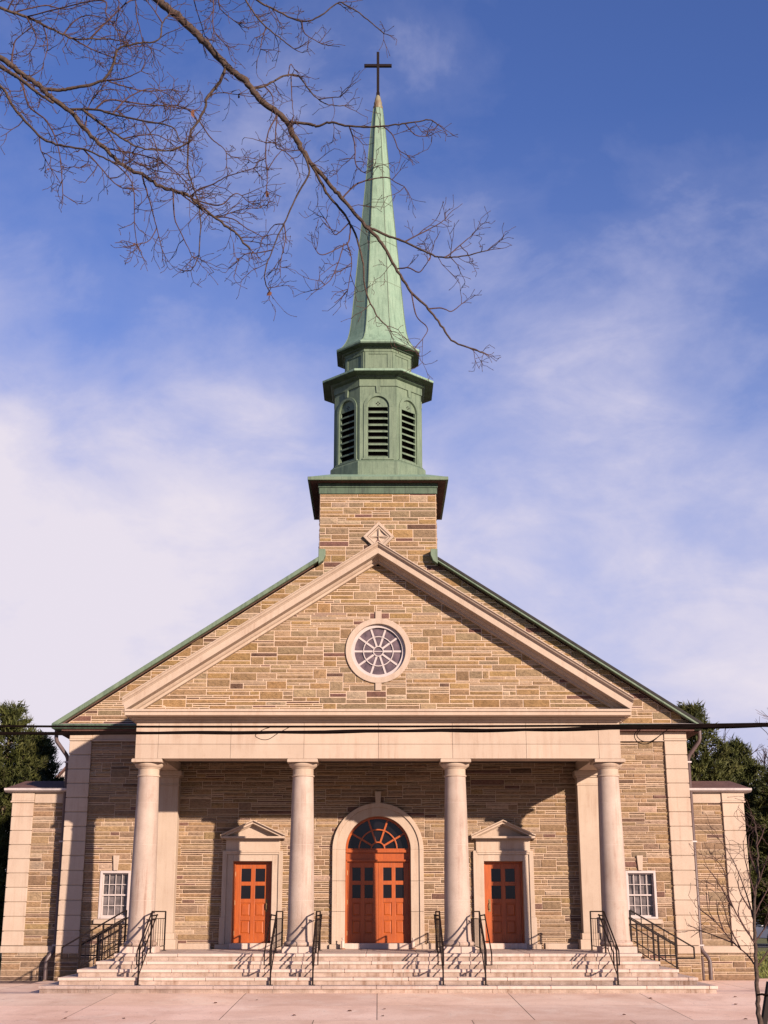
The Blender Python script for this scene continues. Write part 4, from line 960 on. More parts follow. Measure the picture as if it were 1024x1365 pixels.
LIMBS = [
 (0.0569, 0.0282, 0.35, [(-8.04,-24.60,10.79), (-6.50,-24.56,13.35), (-4.88,-24.61,13.73), (-3.32,-24.64,12.50), (-2.75,-24.58,11.84), (-2.43,-24.56,11.41), (-2.28,-24.57,11.26), (-2.07,-24.59,11.04), (-1.85,-24.62,10.78), (-1.64,-24.64,10.52), (-1.43,-24.63,10.31), (-1.24,-24.60,10.09), (-1.01,-24.57,9.90), (-0.92,-24.56,9.74), (-0.82,-24.56,9.53)]),
 (0.0265, 0.0083, 0.9, [(-0.82,-24.56,9.53), (-0.69,-24.49,9.37), (-0.49,-24.46,9.13), (-0.36,-24.45,8.97), (-0.13,-24.44,8.68), (0.04,-24.41,8.49), (0.18,-24.35,8.25), (0.35,-24.27,7.99), (0.53,-24.21,7.83), (0.68,-24.17,7.63), (0.80,-24.15,7.48), (1.11,-24.14,7.36)]),
 (0.0176, 0.0059, 1, [(-0.98,-24.57,9.85), (-0.75,-24.62,9.80), (-0.64,-24.66,9.74), (-0.51,-24.72,9.75), (-0.31,-24.80,9.65), (-0.06,-24.88,9.59), (0.18,-24.95,9.57), (0.38,-24.99,9.57), (0.52,-25.02,9.58), (0.62,-25.04,9.51)]),
 (0.007, 0.0041, 1, [(0.05,-24.91,9.58), (0.15,-24.96,9.44), (0.21,-25.01,9.24), (0.30,-25.04,9.15)]),
 (0.0071, 0.0042, 1, [(0.28,-24.97,9.57), (0.32,-24.98,9.50), (0.40,-24.95,9.44), (0.50,-24.92,9.45)]),
 (0.0082, 0.0041, 1, [(-0.30,-24.80,9.64), (-0.24,-24.89,9.37), (-0.23,-24.93,9.12), (-0.13,-24.95,9.00), (-0.05,-24.97,9.04)]),
 (0.0167, 0.0063, 1, [(-0.75,-24.52,9.44), (-0.59,-24.44,9.17), (-0.54,-24.41,9.07), (-0.39,-24.36,8.91), (-0.29,-24.33,8.76), (-0.21,-24.31,8.55), (-0.16,-24.30,8.31), (-0.13,-24.27,8.02), (-0.01,-24.21,7.75), (0.09,-24.18,7.65)]),
 (0.0147, 0.0057, 1.1, [(-0.13,-24.44,8.68), (0.09,-24.44,8.57), (0.28,-24.48,8.47), (0.52,-24.54,8.31), (0.67,-24.59,8.23), (0.90,-24.65,8.22), (1.12,-24.70,8.25)]),
 (0.0083, 0.0041, 1.2, [(0.68,-24.59,8.23), (0.74,-24.54,8.29), (0.89,-24.50,8.45), (0.98,-24.48,8.54)]),
 (0.0084, 0.0042, 1.2, [(0.27,-24.47,8.47), (0.43,-24.44,8.58), (0.58,-24.41,8.68), (0.71,-24.39,8.78)]),
 (0.0082, 0.0041, 1.2, [(0.20,-24.34,8.23), (0.32,-24.40,8.21), (0.43,-24.42,8.15), (0.50,-24.44,8.23), (0.55,-24.46,8.30)]),
 (0.008, 0.004, 1.1, [(0.35,-24.27,7.99), (0.40,-24.39,7.66), (0.51,-24.45,7.48), (0.37,-24.52,7.24)]),
 (0.0083, 0.0042, 1.1, [(0.53,-24.21,7.83), (0.67,-24.17,7.86), (0.78,-24.11,7.85), (0.89,-24.06,7.96)]),
 (0.0102, 0.0042, 1, [(-0.38,-24.45,9.00), (-0.24,-24.45,9.16), (-0.09,-24.47,9.21), (0.09,-24.50,9.22), (0.19,-24.52,9.15), (0.28,-24.55,9.08)]),
 (0.0092, 0.0042, 1.1, [(-0.29,-24.33,8.76), (-0.31,-24.33,8.56), (-0.38,-24.35,8.49), (-0.58,-24.42,8.35), (-0.65,-24.45,8.39)]),
 (0.0069, 0.0037, 1, [(-0.36,-24.35,8.52), (-0.43,-24.44,8.20), (-0.50,-24.52,8.00), (-0.61,-24.59,7.87)]),
 (0.007, 0.0037, 1, [(-0.33,-24.34,8.54), (-0.28,-24.32,8.36), (-0.29,-24.29,8.20), (-0.32,-24.24,8.03)]),
 (0.0076, 0.0038, 1, [(-0.30,-24.34,8.78), (-0.44,-24.31,8.65), (-0.50,-24.28,8.73), (-0.56,-24.23,8.87)]),
 (0.0127, 0.0051, 1.2, [(-0.82,-24.56,9.53), (-0.73,-24.50,9.29), (-0.86,-24.41,9.07), (-1.00,-24.32,8.77), (-1.08,-24.29,8.61), (-1.20,-24.24,8.22), (-1.15,-24.21,8.04)]),
 (0.0076, 0.0038, 1.2, [(-1.00,-24.32,8.77), (-1.11,-24.26,8.79), (-1.19,-24.19,8.72)]),
 (0.0075, 0.0037, 1.2, [(-1.00,-24.32,8.76), (-0.98,-24.34,8.59), (-1.01,-24.41,8.35), (-1.02,-24.46,8.20)]),
 (0.0076, 0.0038, 1.2, [(-1.12,-24.27,8.49), (-1.27,-24.26,8.46), (-1.38,-24.29,8.44), (-1.46,-24.31,8.37)]),
 (0.0196, 0.0052, 0.9, [(-1.64,-24.64,10.52), (-1.70,-24.63,10.31), (-1.84,-24.61,10.12), (-1.85,-24.59,10.03), (-1.93,-24.56,9.86), (-2.02,-24.52,9.72), (-2.04,-24.42,9.39), (-1.97,-24.36,9.17), (-1.90,-24.31,8.89), (-1.90,-24.27,8.43), (-1.98,-24.26,8.25)]),
 (0.0089, 0.0044, 1, [(-1.93,-24.56,9.86), (-2.04,-24.54,10.02), (-2.24,-24.47,10.13), (-2.49,-24.37,10.18), (-2.76,-24.26,10.27)]),
 (0.0096, 0.0044, 1, [(-2.01,-24.52,9.73), (-2.00,-24.54,9.64), (-2.22,-24.46,9.57), (-2.46,-24.38,9.65), (-2.63,-24.32,9.62)]),
 (0.0079, 0.004, 1, [(-1.84,-24.61,10.12), (-1.73,-24.56,10.22), (-1.52,-24.47,10.26)]),
 (0.0078, 0.0039, 1, [(-1.92,-24.56,9.88), (-1.79,-24.45,9.72), (-1.65,-24.40,9.62), (-1.63,-24.37,9.44)]),
 (0.0133, 0.0049, 0.8, [(-1.36,-24.62,10.23), (-1.23,-24.55,10.31), (-1.03,-24.49,10.48), (-0.87,-24.46,10.50), (-0.77,-24.42,10.38), (-0.66,-24.38,10.27), (-0.54,-24.34,10.22), (-0.37,-24.28,10.25)]),
 (0.0075, 0.004, 1, [(-0.65,-24.38,10.26), (-0.52,-24.43,10.25), (-0.41,-24.48,10.22)]),
 (0.007, 0.0039, 0.8, [(-0.95,-24.47,10.49), (-0.93,-24.58,10.18), (-0.90,-24.65,9.87)]),
 (0.0072, 0.004, 1, [(-0.98,-24.48,10.48), (-0.96,-24.46,10.65), (-0.92,-24.43,10.61)]),
 (0.0088, 0.0044, 0.6, [(-1.23,-24.55,10.31), (-1.14,-24.59,10.17), (-1.12,-24.62,9.98)]),
 (0.0093, 0.0042, 0.9, [(-1.07,-24.58,9.95), (-1.17,-24.62,9.68), (-1.18,-24.70,9.33), (-1.15,-24.75,9.14), (-1.15,-24.84,8.86)]),
 (0.0063, 0.0038, 1, [(-1.18,-24.70,9.33), (-1.30,-24.64,9.31), (-1.36,-24.63,9.35)]),
 (0.008, 0.0042, 1, [(-1.08,-24.58,9.95), (-1.08,-24.68,9.50), (-0.99,-24.72,9.41), (-0.89,-24.76,9.29)]),
 (0.0063, 0.0038, 1, [(-1.15,-24.75,9.16), (-1.07,-24.76,9.30), (-1.01,-24.75,9.39)]),
 (0.013, 0.0052, 1.4, [(-3.32,-24.64,12.50), (-2.27,-24.83,12.23), (-1.64,-25.03,11.52), (-1.39,-25.18,10.92), (-1.26,-25.23,10.67), (-1.14,-25.26,10.51), (-0.97,-25.28,10.34), (-0.86,-25.30,10.23)]),
 (0.013, 0.0056, 1.2, [(-1.64,-25.03,11.52), (-1.45,-25.05,11.19), (-1.29,-25.06,11.02), (-1.10,-25.07,10.89), (-0.80,-25.11,10.71), (-0.59,-25.16,10.75), (-0.42,-25.20,10.87), (-0.34,-25.22,10.83), (-0.19,-25.25,10.70), (-0.03,-25.27,10.53), (0.06,-25.28,10.43)]),
 (0.0078, 0.0039, 1.3, [(-0.80,-25.11,10.71), (-0.77,-25.04,10.61), (-0.62,-24.96,10.56)]),
 (0.0068, 0.0038, 1, [(-1.16,-25.25,10.53), (-1.20,-25.23,10.40), (-1.21,-25.24,10.27)]),
 (0.0078, 0.0039, 1.2, [(-1.83,-24.97,11.73), (-1.74,-25.11,10.97), (-1.71,-25.20,10.55), (-1.58,-25.23,10.34)]),
 (0.0081, 0.004, 1.2, [(-1.73,-25.00,11.62), (-1.71,-24.91,11.13), (-1.67,-24.87,11.02), (-1.51,-24.80,10.92)]),
 (0.0074, 0.0041, 1, [(-2.23,-24.84,12.19), (-2.03,-24.60,11.38), (-1.97,-24.53,11.19), (-1.91,-24.47,11.01)]),
 (0.0332, 0.01, 0.9, [(-7.77,-25.40,9.94), (-5.99,-25.31,11.14), (-4.72,-25.23,10.70), (-3.91,-25.19,10.21), (-3.71,-25.15,10.06), (-3.51,-25.12,9.92), (-3.34,-25.11,9.76), (-3.16,-25.11,9.63), (-2.98,-25.12,9.39), (-2.77,-25.14,9.17), (-2.57,-25.14,8.97), (-2.35,-25.11,8.86), (-2.18,-25.08,8.76), (-2.01,-25.05,8.72), (-1.91,-25.03,8.69), (-1.76,-25.01,8.55), (-1.60,-25.00,8.43), (-1.42,-25.00,8.27), (-1.28,-25.02,8.10)]),
 (0.025, 0.0125, 0.8, [(-5.04,-25.25,10.81), (-3.78,-25.54,9.85), (-3.56,-25.60,9.67), (-3.37,-25.64,9.49), (-3.18,-25.67,9.34)]),
 (0.0206, 0.0056, 1.2, [(-3.46,-25.12,9.88), (-3.28,-25.10,9.88), (-3.11,-25.13,9.89), (-2.83,-25.19,9.93), (-2.71,-25.25,10.10), (-2.67,-25.28,10.24), (-2.47,-25.32,10.28), (-2.25,-25.34,10.31), (-2.22,-25.35,10.50), (-2.15,-25.36,10.60)]),
 (0.0154, 0.0049, 1.3, [(-3.16,-25.11,9.64), (-2.88,-25.20,9.58), (-2.62,-25.34,9.42), (-2.31,-25.48,9.26), (-2.02,-25.60,9.12), (-1.93,-25.66,8.92)]),
 (0.0142, 0.005, 1.3, [(-3.02,-25.16,9.61), (-2.77,-25.12,9.42), (-2.60,-25.09,9.31), (-2.42,-25.05,9.23), (-2.15,-24.96,9.26), (-1.95,-24.88,9.42)]),
 (0.0109, 0.0046, 1.4, [(-2.88,-25.20,9.58), (-2.75,-25.22,9.68), (-2.46,-25.16,9.68), (-2.13,-25.07,9.70), (-1.90,-25.01,9.70)]),
 (0.0101, 0.0046, 1.3, [(-2.83,-25.19,9.93), (-2.59,-25.31,9.87), (-2.40,-25.38,9.91)]),
 (0.0094, 0.0043, 1.3, [(-2.82,-25.20,9.94), (-2.62,-25.14,9.90), (-2.40,-25.07,9.89), (-2.14,-25.01,9.95)]),
 (0.0191, 0.0061, 1, [(-5.50,-25.28,10.97), (-4.15,-25.82,9.89), (-3.59,-26.04,9.28), (-3.42,-26.12,8.99), (-3.12,-26.27,8.59), (-2.92,-26.37,8.43), (-2.63,-26.52,8.28), (-2.39,-26.65,8.10), (-2.22,-26.73,7.98)]),
 (0.0068, 0.0032, 1, [(-2.33,-26.68,8.06), (-2.22,-26.60,7.98), (-2.15,-26.58,7.84), (-2.13,-26.53,7.50), (-2.11,-26.50,7.36)]),
 (0.0089, 0.004, 1.1, [(-2.38,-25.11,8.87), (-2.29,-25.03,8.58), (-2.25,-24.99,8.43), (-2.18,-24.90,8.16)]),
 (0.0064, 0.0036, 1.1, [(-2.23,-24.97,8.36), (-2.29,-25.05,8.17), (-2.41,-25.10,8.10)]),
 (0.0089, 0.004, 1.1, [(-2.07,-25.06,8.73), (-2.05,-25.02,8.46), (-2.00,-24.97,8.34), (-1.88,-24.86,8.10)]),
 (0.0105, 0.004, 1.2, [(-1.88,-25.03,8.66), (-1.83,-25.08,8.72), (-1.65,-25.14,8.76), (-1.52,-25.19,8.81), (-1.24,-25.30,8.84)]),
 (0.0091, 0.0041, 1.2, [(-1.89,-25.03,8.66), (-1.63,-24.86,8.68), (-1.47,-24.77,8.87), (-1.35,-24.71,8.81)]),
 (0.008, 0.0037, 1, [(-2.63,-26.52,8.28), (-2.51,-26.42,8.18), (-2.37,-26.37,8.03), (-2.29,-26.35,7.99)]),
 (0.0106, 0.0041, 1, [(-3.69,-25.15,10.04), (-3.54,-25.28,9.58), (-3.32,-25.39,9.33), (-3.16,-25.50,9.01), (-3.08,-25.57,8.68), (-3.02,-25.65,8.34)]),
 (0.0068, 0.0034, 1.2, [(-3.11,-26.27,8.58), (-3.08,-26.28,8.42), (-2.98,-26.27,8.24)]),
 (0.0079, 0.004, 1.2, [(-1.65,-25.00,8.47), (-1.46,-25.06,8.41), (-1.30,-25.07,8.29), (-1.15,-25.08,8.20)]),
 (0.0081, 0.0041, 1.2, [(-2.00,-25.05,8.71), (-1.86,-25.01,8.61), (-1.67,-24.92,8.52), (-1.43,-24.83,8.64), (-1.30,-24.79,8.69)]),
 (0.0215, 0.0065, 1.4, [(-5.76,-25.30,11.06), (-4.88,-24.98,11.46), (-4.12,-24.73,11.18), (-3.86,-24.60,11.16), (-3.69,-24.53,11.11), (-3.48,-24.45,11.04), (-3.35,-24.41,11.02), (-3.03,-24.34,11.07), (-2.86,-24.31,11.06)]),
 (0.0112, 0.0047, 1.3, [(-3.42,-24.43,11.03), (-3.19,-24.30,10.96), (-2.97,-24.23,10.91)]),
 (0.0114, 0.0048, 1.2, [(-3.78,-25.17,10.11), (-3.76,-25.23,10.35), (-3.67,-25.28,10.42)]),
 (0.0089, 0.0045, 1.4, [(-3.85,-24.60,11.16), (-2.98,-24.96,11.09), (-2.88,-25.02,10.86), (-2.73,-25.09,10.59), (-2.68,-25.13,10.42)]),
 (0.0096, 0.0048, 1.3, [(-3.20,-24.38,11.04), (-2.81,-24.20,11.69), (-2.75,-24.12,11.52), (-2.69,-24.02,11.28)]),
 (0.0077, 0.0041, 1.3, [(-2.99,-24.96,11.09), (-2.79,-24.92,11.13), (-2.82,-24.81,10.89)]),
 (0.0094, 0.0047, 1.4, [(-3.97,-24.66,11.17), (-3.67,-24.58,11.32), (-3.44,-24.53,11.31), (-3.18,-24.50,11.44)]),
 (0.0082, 0.0039, 1.4, [(-2.22,-25.35,10.51), (-2.31,-25.35,10.66), (-2.38,-25.37,10.75)]),
 (0.0095, 0.0047, 1.4, [(-3.48,-24.45,11.04), (-3.39,-24.35,11.30), (-3.26,-24.30,11.41), (-3.08,-24.25,11.41)]),
 (0.0084, 0.0042, 1.4, [(-2.68,-25.30,9.46), (-2.54,-25.27,9.67), (-2.33,-25.24,9.80), (-2.14,-25.20,9.76)]),
 (0.0083, 0.0042, 1.4, [(-2.60,-25.09,9.31), (-2.40,-25.10,9.35), (-2.22,-25.07,9.35), (-2.03,-25.02,9.22)]),
 (0.008, 0.004, 1.4, [(-2.79,-25.12,9.44), (-2.54,-25.29,9.01), (-2.25,-25.39,8.78), (-1.97,-25.49,8.66)]),
 (0.0072, 0.0036, 1.4, [(-2.34,-25.47,9.28), (-2.21,-25.50,9.04), (-2.14,-25.53,8.82)]),
 (0.0081, 0.004, 1.3, [(-2.77,-25.14,9.17), (-2.45,-25.20,9.07), (-2.16,-25.30,8.92), (-1.90,-25.44,8.62), (-1.81,-25.52,8.39)]),
 (0.0085, 0.0043, 1.4, [(-2.99,-25.12,9.40), (-2.98,-25.05,9.74), (-2.88,-25.03,9.93)]),
 (0.0079, 0.0037, 1.2, [(-3.57,-25.60,9.68), (-3.50,-25.64,9.51), (-3.60,-25.69,9.46)]),
 (0.0087, 0.0041, 1.3, [(-3.69,-24.53,11.11), (-3.60,-24.59,10.80), (-3.62,-24.62,10.57)]),
 (0.0088, 0.0042, 1.3, [(-3.86,-24.61,11.16), (-3.75,-24.53,10.94), (-3.83,-24.45,10.81)]),
 (0.0089, 0.0042, 1.2, [(-4.04,-24.69,11.18), (-3.92,-24.75,11.36), (-3.71,-24.78,11.43)]),
]

TRX, TRY = -9.0, -25.2
tree = lab(empty('bare_tree', (TRX, TRY, -.40)), 'tall leafless tree whose bare branches hang across the upper left sky', 'tree')
TI = Matrix.Translation((-TRX, -TRY, .40))
tk = MB(); tk.tube(cat_pts([(TRX, TRY, -.45), (TRX+.03, TRY, .3), (TRX-.05, TRY+.1, 3), (TRX+.1, TRY, 6), (TRX+.35, TRY-.1, 8.6), (TRX+.95, TRY+.5, 10.8), (TRX+1.1, TRY+.7, 12.5), (TRX+.9, TRY+.9, 15)], 8), [.42, .36, .33, .31, .30]+[.29-.0045*i for i in range(52)], 16)
tk.tube(cat_pts([(TRX+.3, TRY-.1, 8.3), (TRX+.8, TRY-.2, 9.5), LIMBS[43][3][0]], 6), [.16-.006*i for i in range(13)], 10)
tk.xf(TI); tk.build('trunk', 'bark', tree, smooth=True)
for i, (r0, r1, dens, pts) in enumerate(LIMBS):
    br = MB(); tw = MB()
    limb(br, tw, r0, r1, dens, pts)
    br.xf(TI); o = br.build('branch', 'bark' if r0 > .012 else 'twig', tree, smooth=True)
    if tw.v: tw.xf(TI); tw.build('twig', 'twig', o, smooth=True)['kind'] = 'stuff'
def dead_leaf(p, s, a, parent, T):
    mb = MB(); n = 7
    vs = []; 
    for i in range(n):
        t = i/(n-1); w_ = s*.42*math.sin(math.pi*min(1, t*.95+.03))**.8*(1+.25*math.sin(9*t)); cz = -t*s; bend = .25*s*math.sin(2.5*t)
        vs += [(-w_, bend+.25*w_, cz), (0, bend-.1*w_, cz), (w_, bend+.35*w_, cz)]
    fs = []
    for i in range(n-1):
        for j in (0, 1): fs.append((3*i+j, 3*i+j+1, 3*i+3+j+1, 3*i+3+j))
    mb.add(vs, fs); mb.tube([(0, 0, 0), (0, .01, s*.25), (0, 0, s*.5)], .0012, 3)
    mb.xf(T @ Matrix.Translation(p) @ Matrix.Rotation(a, 4, 'Z') @ Matrix.Rotation(.6*math.sin(a*3), 4, 'X'))
    return mb.build('dead_leaf', 'dead_leaf', parent, smooth=True)
for k, s in ((18, .075), (21, .055), (32, .07), (25, .045), (48, .10), (60, .05), (10, .04), (17, .035), (24, .045), (52, .04), (34, .04)):
    dead_leaf(Vector(LIMBS[k][3][-1]), s, rt.uniform(0, 6), tree, TI)
# ================================================================== sapling with its stake
SAP = [[(4.35,-20.80,0.60), (4.35,-20.80,0.90), (4.36,-20.80,1.15), (4.37,-20.80,1.41), (4.38,-20.80,1.67), (4.41,-20.80,1.93), (4.47,-20.80,2.20), (4.48,-20.80,2.49), (4.48,-20.80,2.75), (4.44,-20.80,2.89)],
 [(4.36,-20.80,1.15), (4.30,-20.72,1.27), (4.18,-20.59,1.41), (4.09,-20.50,1.54), (4.01,-20.40,1.67), (3.97,-20.32,1.79), (3.98,-20.21,1.98)],
 [(4.25,-20.59,1.34), (4.12,-20.73,1.56), (4.05,-20.82,1.71), (4.00,-20.90,1.85)],
 [(4.37,-20.80,1.40), (4.22,-20.93,1.60), (4.08,-21.05,1.81), (4.01,-21.14,1.97), (3.96,-21.26,2.18), (3.88,-21.33,2.30), (3.76,-21.42,2.42)],
 [(4.08,-21.05,1.81), (4.01,-20.98,1.97), (3.93,-20.88,2.16), (3.83,-20.81,2.30)],
 [(4.38,-20.80,1.64), (4.34,-20.70,1.95), (4.29,-20.63,2.19), (4.23,-20.57,2.38), (4.18,-20.53,2.50)],
 [(4.34,-20.80,1.79), (4.27,-20.76,1.93), (4.24,-20.73,2.08), (4.27,-20.71,2.19)],
 [(4.41,-20.80,1.93), (4.34,-20.86,2.19), (4.29,-20.92,2.40), (4.28,-20.96,2.56)],
 [(4.46,-20.80,2.19), (4.40,-20.77,2.40), (4.40,-20.75,2.58), (4.43,-20.74,2.66)],
 [(4.37,-20.80,1.43), (4.49,-20.78,1.57), (4.62,-20.75,1.77), (4.73,-20.72,1.98)],
 [(4.38,-20.80,1.71), (4.49,-20.78,1.89), (4.60,-20.76,2.06), (4.71,-20.73,2.32)],
 [(4.45,-20.80,2.06), (4.53,-20.91,2.31), (4.61,-21.01,2.52)],
 [(4.36,-20.80,1.15), (4.47,-20.82,1.29), (4.61,-20.84,1.48), (4.74,-20.86,1.72)],
 [(4.47,-20.80,2.49), (4.55,-20.82,2.64), (4.59,-20.84,2.76)],
 [(4.18,-20.59,1.41), (4.03,-20.54,1.47), (3.87,-20.49,1.53), (3.75,-20.46,1.58)],
 [(4.09,-20.50,1.54), (4.07,-20.38,1.71), (4.09,-20.27,1.90)],
 [(4.01,-20.40,1.67), (3.90,-20.30,1.77), (3.86,-20.25,1.85)],
 [(4.22,-20.93,1.60), (4.17,-20.92,1.72), (4.19,-20.91,1.85), (4.24,-20.91,1.93)]]

sx_, sy_ = 4.40, -20.8; sz = gz(sy_)
sap = lab(empty('sapling', (sx_, sy_, sz)), 'young bare sapling standing at the right edge of the pavement', 'tree'); TI2 = Matrix.Translation((-sx_, -sy_, -sz))
SAP[0] = [(4.405, -20.8, sz-.05), (4.40, -20.8, .2)]+SAP[0]
for i, l in enumerate(SAP):
    br = MB(); tw = MB(); limb(br, tw, .036 if i == 0 else .0105, .006 if i == 0 else .003, .0, l, jitter=True)
    sm = cat_pts(l, 5)
    for j in range(4 if i else 22, len(sm)-1):
        if rt.random() < (.28 if i else .3):
            d = (sm[j+1]-sm[j]).normalized(); nd = (d+Vector((rt.gauss(0, .6), rt.gauss(0, .5), rt.gauss(0, .3)))).normalized(); grow_twig(tw, sm[j], nd, rt.uniform(.12, .4), .0033, 1)
    br.xf(TI2); o = br.build('trunk' if i == 0 else 'branch', 'bark' if i == 0 else 'twig', sap, smooth=True)
    if tw.v: tw.xf(TI2); tw.build('twig', 'twig', o, smooth=True)['kind'] = 'stuff'
st_ = lab(empty('tree_stake', (4.36, -20.75, sz)), 'dark leaning wooden stake tied to the young bare sapling', 'stake')
MB().bar((-.20, 0, -.1), (.17, .05, 1.38), .065).build('post', plain('dark_stake_wood', (.014, .010, .009), .8, .2, 0, .3), st_, bevel=.006)
MB().tube([(.13, .04, 1.22), (.05, -.03, 1.25), (-.02, -.09, 1.25), (.02, -.11, 1.26), (.14, .0, 1.24)], .010, 6).build('tie', 'cable', st_, smooth=True)

# ================================================================== evergreens
def pine(x, y, h, rad, seed, label, group, z0=0., lean=0., low=.05, tufts=1.0):
    r = random.Random(seed); t = lab(empty('pine_tree', (x, y, z0)), label, 'tree', group)
    tk = MB(); tk.tube([(lean*k*k, 0, h*k) for k in [i/8 for i in range(9)]], [.24*(1-k*.92)*h/9 for k in [i/8 for i in range(9)]], 9); tk.build('trunk', 'pine_bark', t, smooth=True)
    lb = MB(); nd = MB()
    z = h*low
    def tuft(p, d, s):
        shade = r.random()
        for _ in range(16):
            v = Vector((r.gauss(0, 1), r.gauss(0, 1), r.gauss(0, 1))).normalized()*.85+d*.9; v.normalize(); q = p+Vector((r.gauss(0, .07), r.gauss(0, .07), r.gauss(0, .06)))*s/.2
            e = q+v*s*r.uniform(.7, 1.25); sd = v.cross(Vector((r.gauss(0, 1), r.gauss(0, 1), r.gauss(0, 1)))).normalized()*s*.11
            k = min(1, max(0, shade*.75+r.uniform(-.15, .35)))
            nd.add([q-sd, q+sd, e], [(0, 1, 2)], (k, k, k))
    while z < h*.985:
        f = z/h; R_ = rad*(1-f)**.78*(min(1, .75+f*3)); nb = 8 if f < .8 else 5
        a0 = r.uniform(0, 6.28)
        for b in range(nb):
            a = a0+6.283*b/nb+r.uniform(-.35, .35); L = R_*r.uniform(.62, 1.18)+.12; up = .12+.55*f; base = Vector((lean*f*f, 0, z+r.uniform(-.15, .15)))
            d = Vector((math.cos(a), math.sin(a), up-.12)).normalized(); tip = base+d*L+Vector((0, 0, .10*L)); mid = base+d*L*.55-Vector((0, 0, .04*L))
            lb.tube([base, mid, tip], [.035*(1-f)+.012, .02*(1-f)+.008, .006], 5)
            m = max(3, int(L/.30))
            for i in range(m):
                u = (i+.6)/m
                if u < .25 and L > .8: continue
                p = base.lerp(mid, u/.55) if u < .55 else mid.lerp(tip, (u-.55)/.45); sp = L*.28*(1-u)+.07
                for _ in range(3 if L > .7 else 2):
                    q = p+Vector((r.gauss(0, sp*.6), r.gauss(0, sp*.6), abs(r.gauss(0, .10))))
                    tuft(q, (d+Vector((0, 0, .55))).normalized(), .25)
            tuft(tip, d+Vector((0, 0, .8)), .22)
        z += h*.034*(1.25-.55*f)
    tuft(Vector((lean, 0, h)), Vector((0, 0, 2)), .25)
    lb.build('branch', 'pine_bark', t); nd.build('crown', 'needles', t, attr=True); return t
GP = 'evergreens behind the church'
pine(-14.75, 16.0, 9.6, 4.2, 11, 'tallest dark evergreen beyond the left wing, cut off by the left edge', GP)
pine(-14.2, 18.5, 8.75, 2.9, 12, 'smaller evergreen beside the taller one, behind the left wing', GP)
pine(12.05, 14.0, 9.25, 3.6, 13, 'tall pointed evergreen rising behind the right wing and eave', GP, low=.19)
pine(14.2, 16.0, 8.1, 3.4, 14, 'broad evergreen right of the pointed one beyond the right wing', GP, low=.19)
pine(15.2, 13.0, 6.9, 3.2, 15, 'lowest bushy evergreen at the right edge beyond the right wing', GP, low=.19)

# ================================================================== distant bare trees
def bare(x, y, h, seed, label, spread=.5, red=True):
    r = random.Random(seed); t = lab(empty('bare_tree', (x, y, 0)), label, 'tree', 'distant bare trees'); tk = MB(); cr = MB()
    def grow(p, d, L, rad, depth):
        q = p+d*L; m = p.lerp(q, .5)+Vector((r.gauss(0, .05), r.gauss(0, .05), 0))*L
        (tk if depth >= 5 else cr).tube([p, m, q], [rad, rad*.85, rad*.7], 6 if depth > 4 else 3, cap=False)
        if depth == 0: return
        for _ in range(r.choice((2, 3, 3)) if depth > 1 else 3):
            nd = (d+Vector((r.gauss(0, spread), r.gauss(0, spread), r.gauss(.06, spread*.5)))).normalized(); grow(q.lerp(p, r.uniform(0, .3)), nd, L*r.uniform(.58, .86), max(.008, rad*.62), depth-1)
    grow(Vector((0, 0, 0)), Vector((0, 0, 1)), h*.26, h*.018, 6)
    tk.build('trunk', 'bark', t); cr.build('crown', 'twig', t); return t
bare(24.5, 40, 15.0, 3, 'distant bare tree with reddish twigs right of the pointed evergreen', .42)
bare(31.0, 58, 19.5, 4, 'distant bare tree cut off by the right edge above the evergreen', .5)
bare(-19.8, 60, 14.5, 5, 'small distant bare tree showing between the left evergreens and the downspout', .45)

# ================================================================== house behind on the left
hs = lab(empty('house', (-15.2, 40, 0)), 'pale gabled house just showing behind the left wing roof', 'house')
hb = MB(); hb.box(-4, 4, -4, 5, 0, 6.6); hb.prism([(-4, 6.6), (4, 6.6), (0, 11.4)], -4, 5); hb.build('wall', 'white', hs)
for s in (-1, 1): MB().prism([(0, 11.4), (s*4.5, 6.0), (s*4.5, 6.12), (0, 11.52)], -4.4, 5.4).build('roof', 'shingle', hs)
for xx in (-2, 2): wq = MB().box(xx-.55, xx+.55, -4.04, -3.98, 3.6, 5.2).build('window', 'white', hs, bevel=.01); MB().box(xx-.45, xx+.45, -4.06, -4.03, 3.7, 5.1).build('pane', 'glass', wq)
MB().box(-.5, .5, -4.05, -3.98, 0, 2.1).build('door', 'wood', hs)

# ================================================================== parked car far behind on the right
car = lab(empty('parked_car', (21.6, 38.5, .02), R(8)), 'silver parked car half cut off by the right edge behind the sapling', 'car')
M['car'] = plain('silver_car_paint', (.26, .26, .28), .3, .6, .4, .03)
def car_body():
    # side outline (y along the car, front at -y), swept across with tumblehome
    prof = [(-2.15, .35), (-2.2, .55), (-2.12, .74), (-1.2, .92), (-.45, 1.40), (.75, 1.45), (1.55, 1.02), (2.05, .95), (2.15, .6), (2.1, .35)]
    secs = [(-.86, .90), (-.80, .98), (-.5, 1.), (0, 1.01), (.5, 1.), (.80, .98), (.86, .90)]; mb = MB(); n = len(prof); vs = []
    for x, k in secs:
        for (y, z) in prof:
            inn = max(0, (z-.92)/.53)*.20; vs.append((x*(1-inn), y*(1 if abs(x) < .7 else .985), .35+(z-.35)*k))
    fs = [(j*n+i, j*n+(i+1) % n, (j+1)*n+(i+1) % n, (j+1)*n+i) for j in range(len(secs)-1) for i in range(n)]+[tuple(range(n)), tuple(range(len(secs)*n-1, (len(secs)-1)*n-1, -1))]
    mb.add(vs, fs); return mb
car_body().build('body', 'car', car, bevel=.03, smooth='auto')
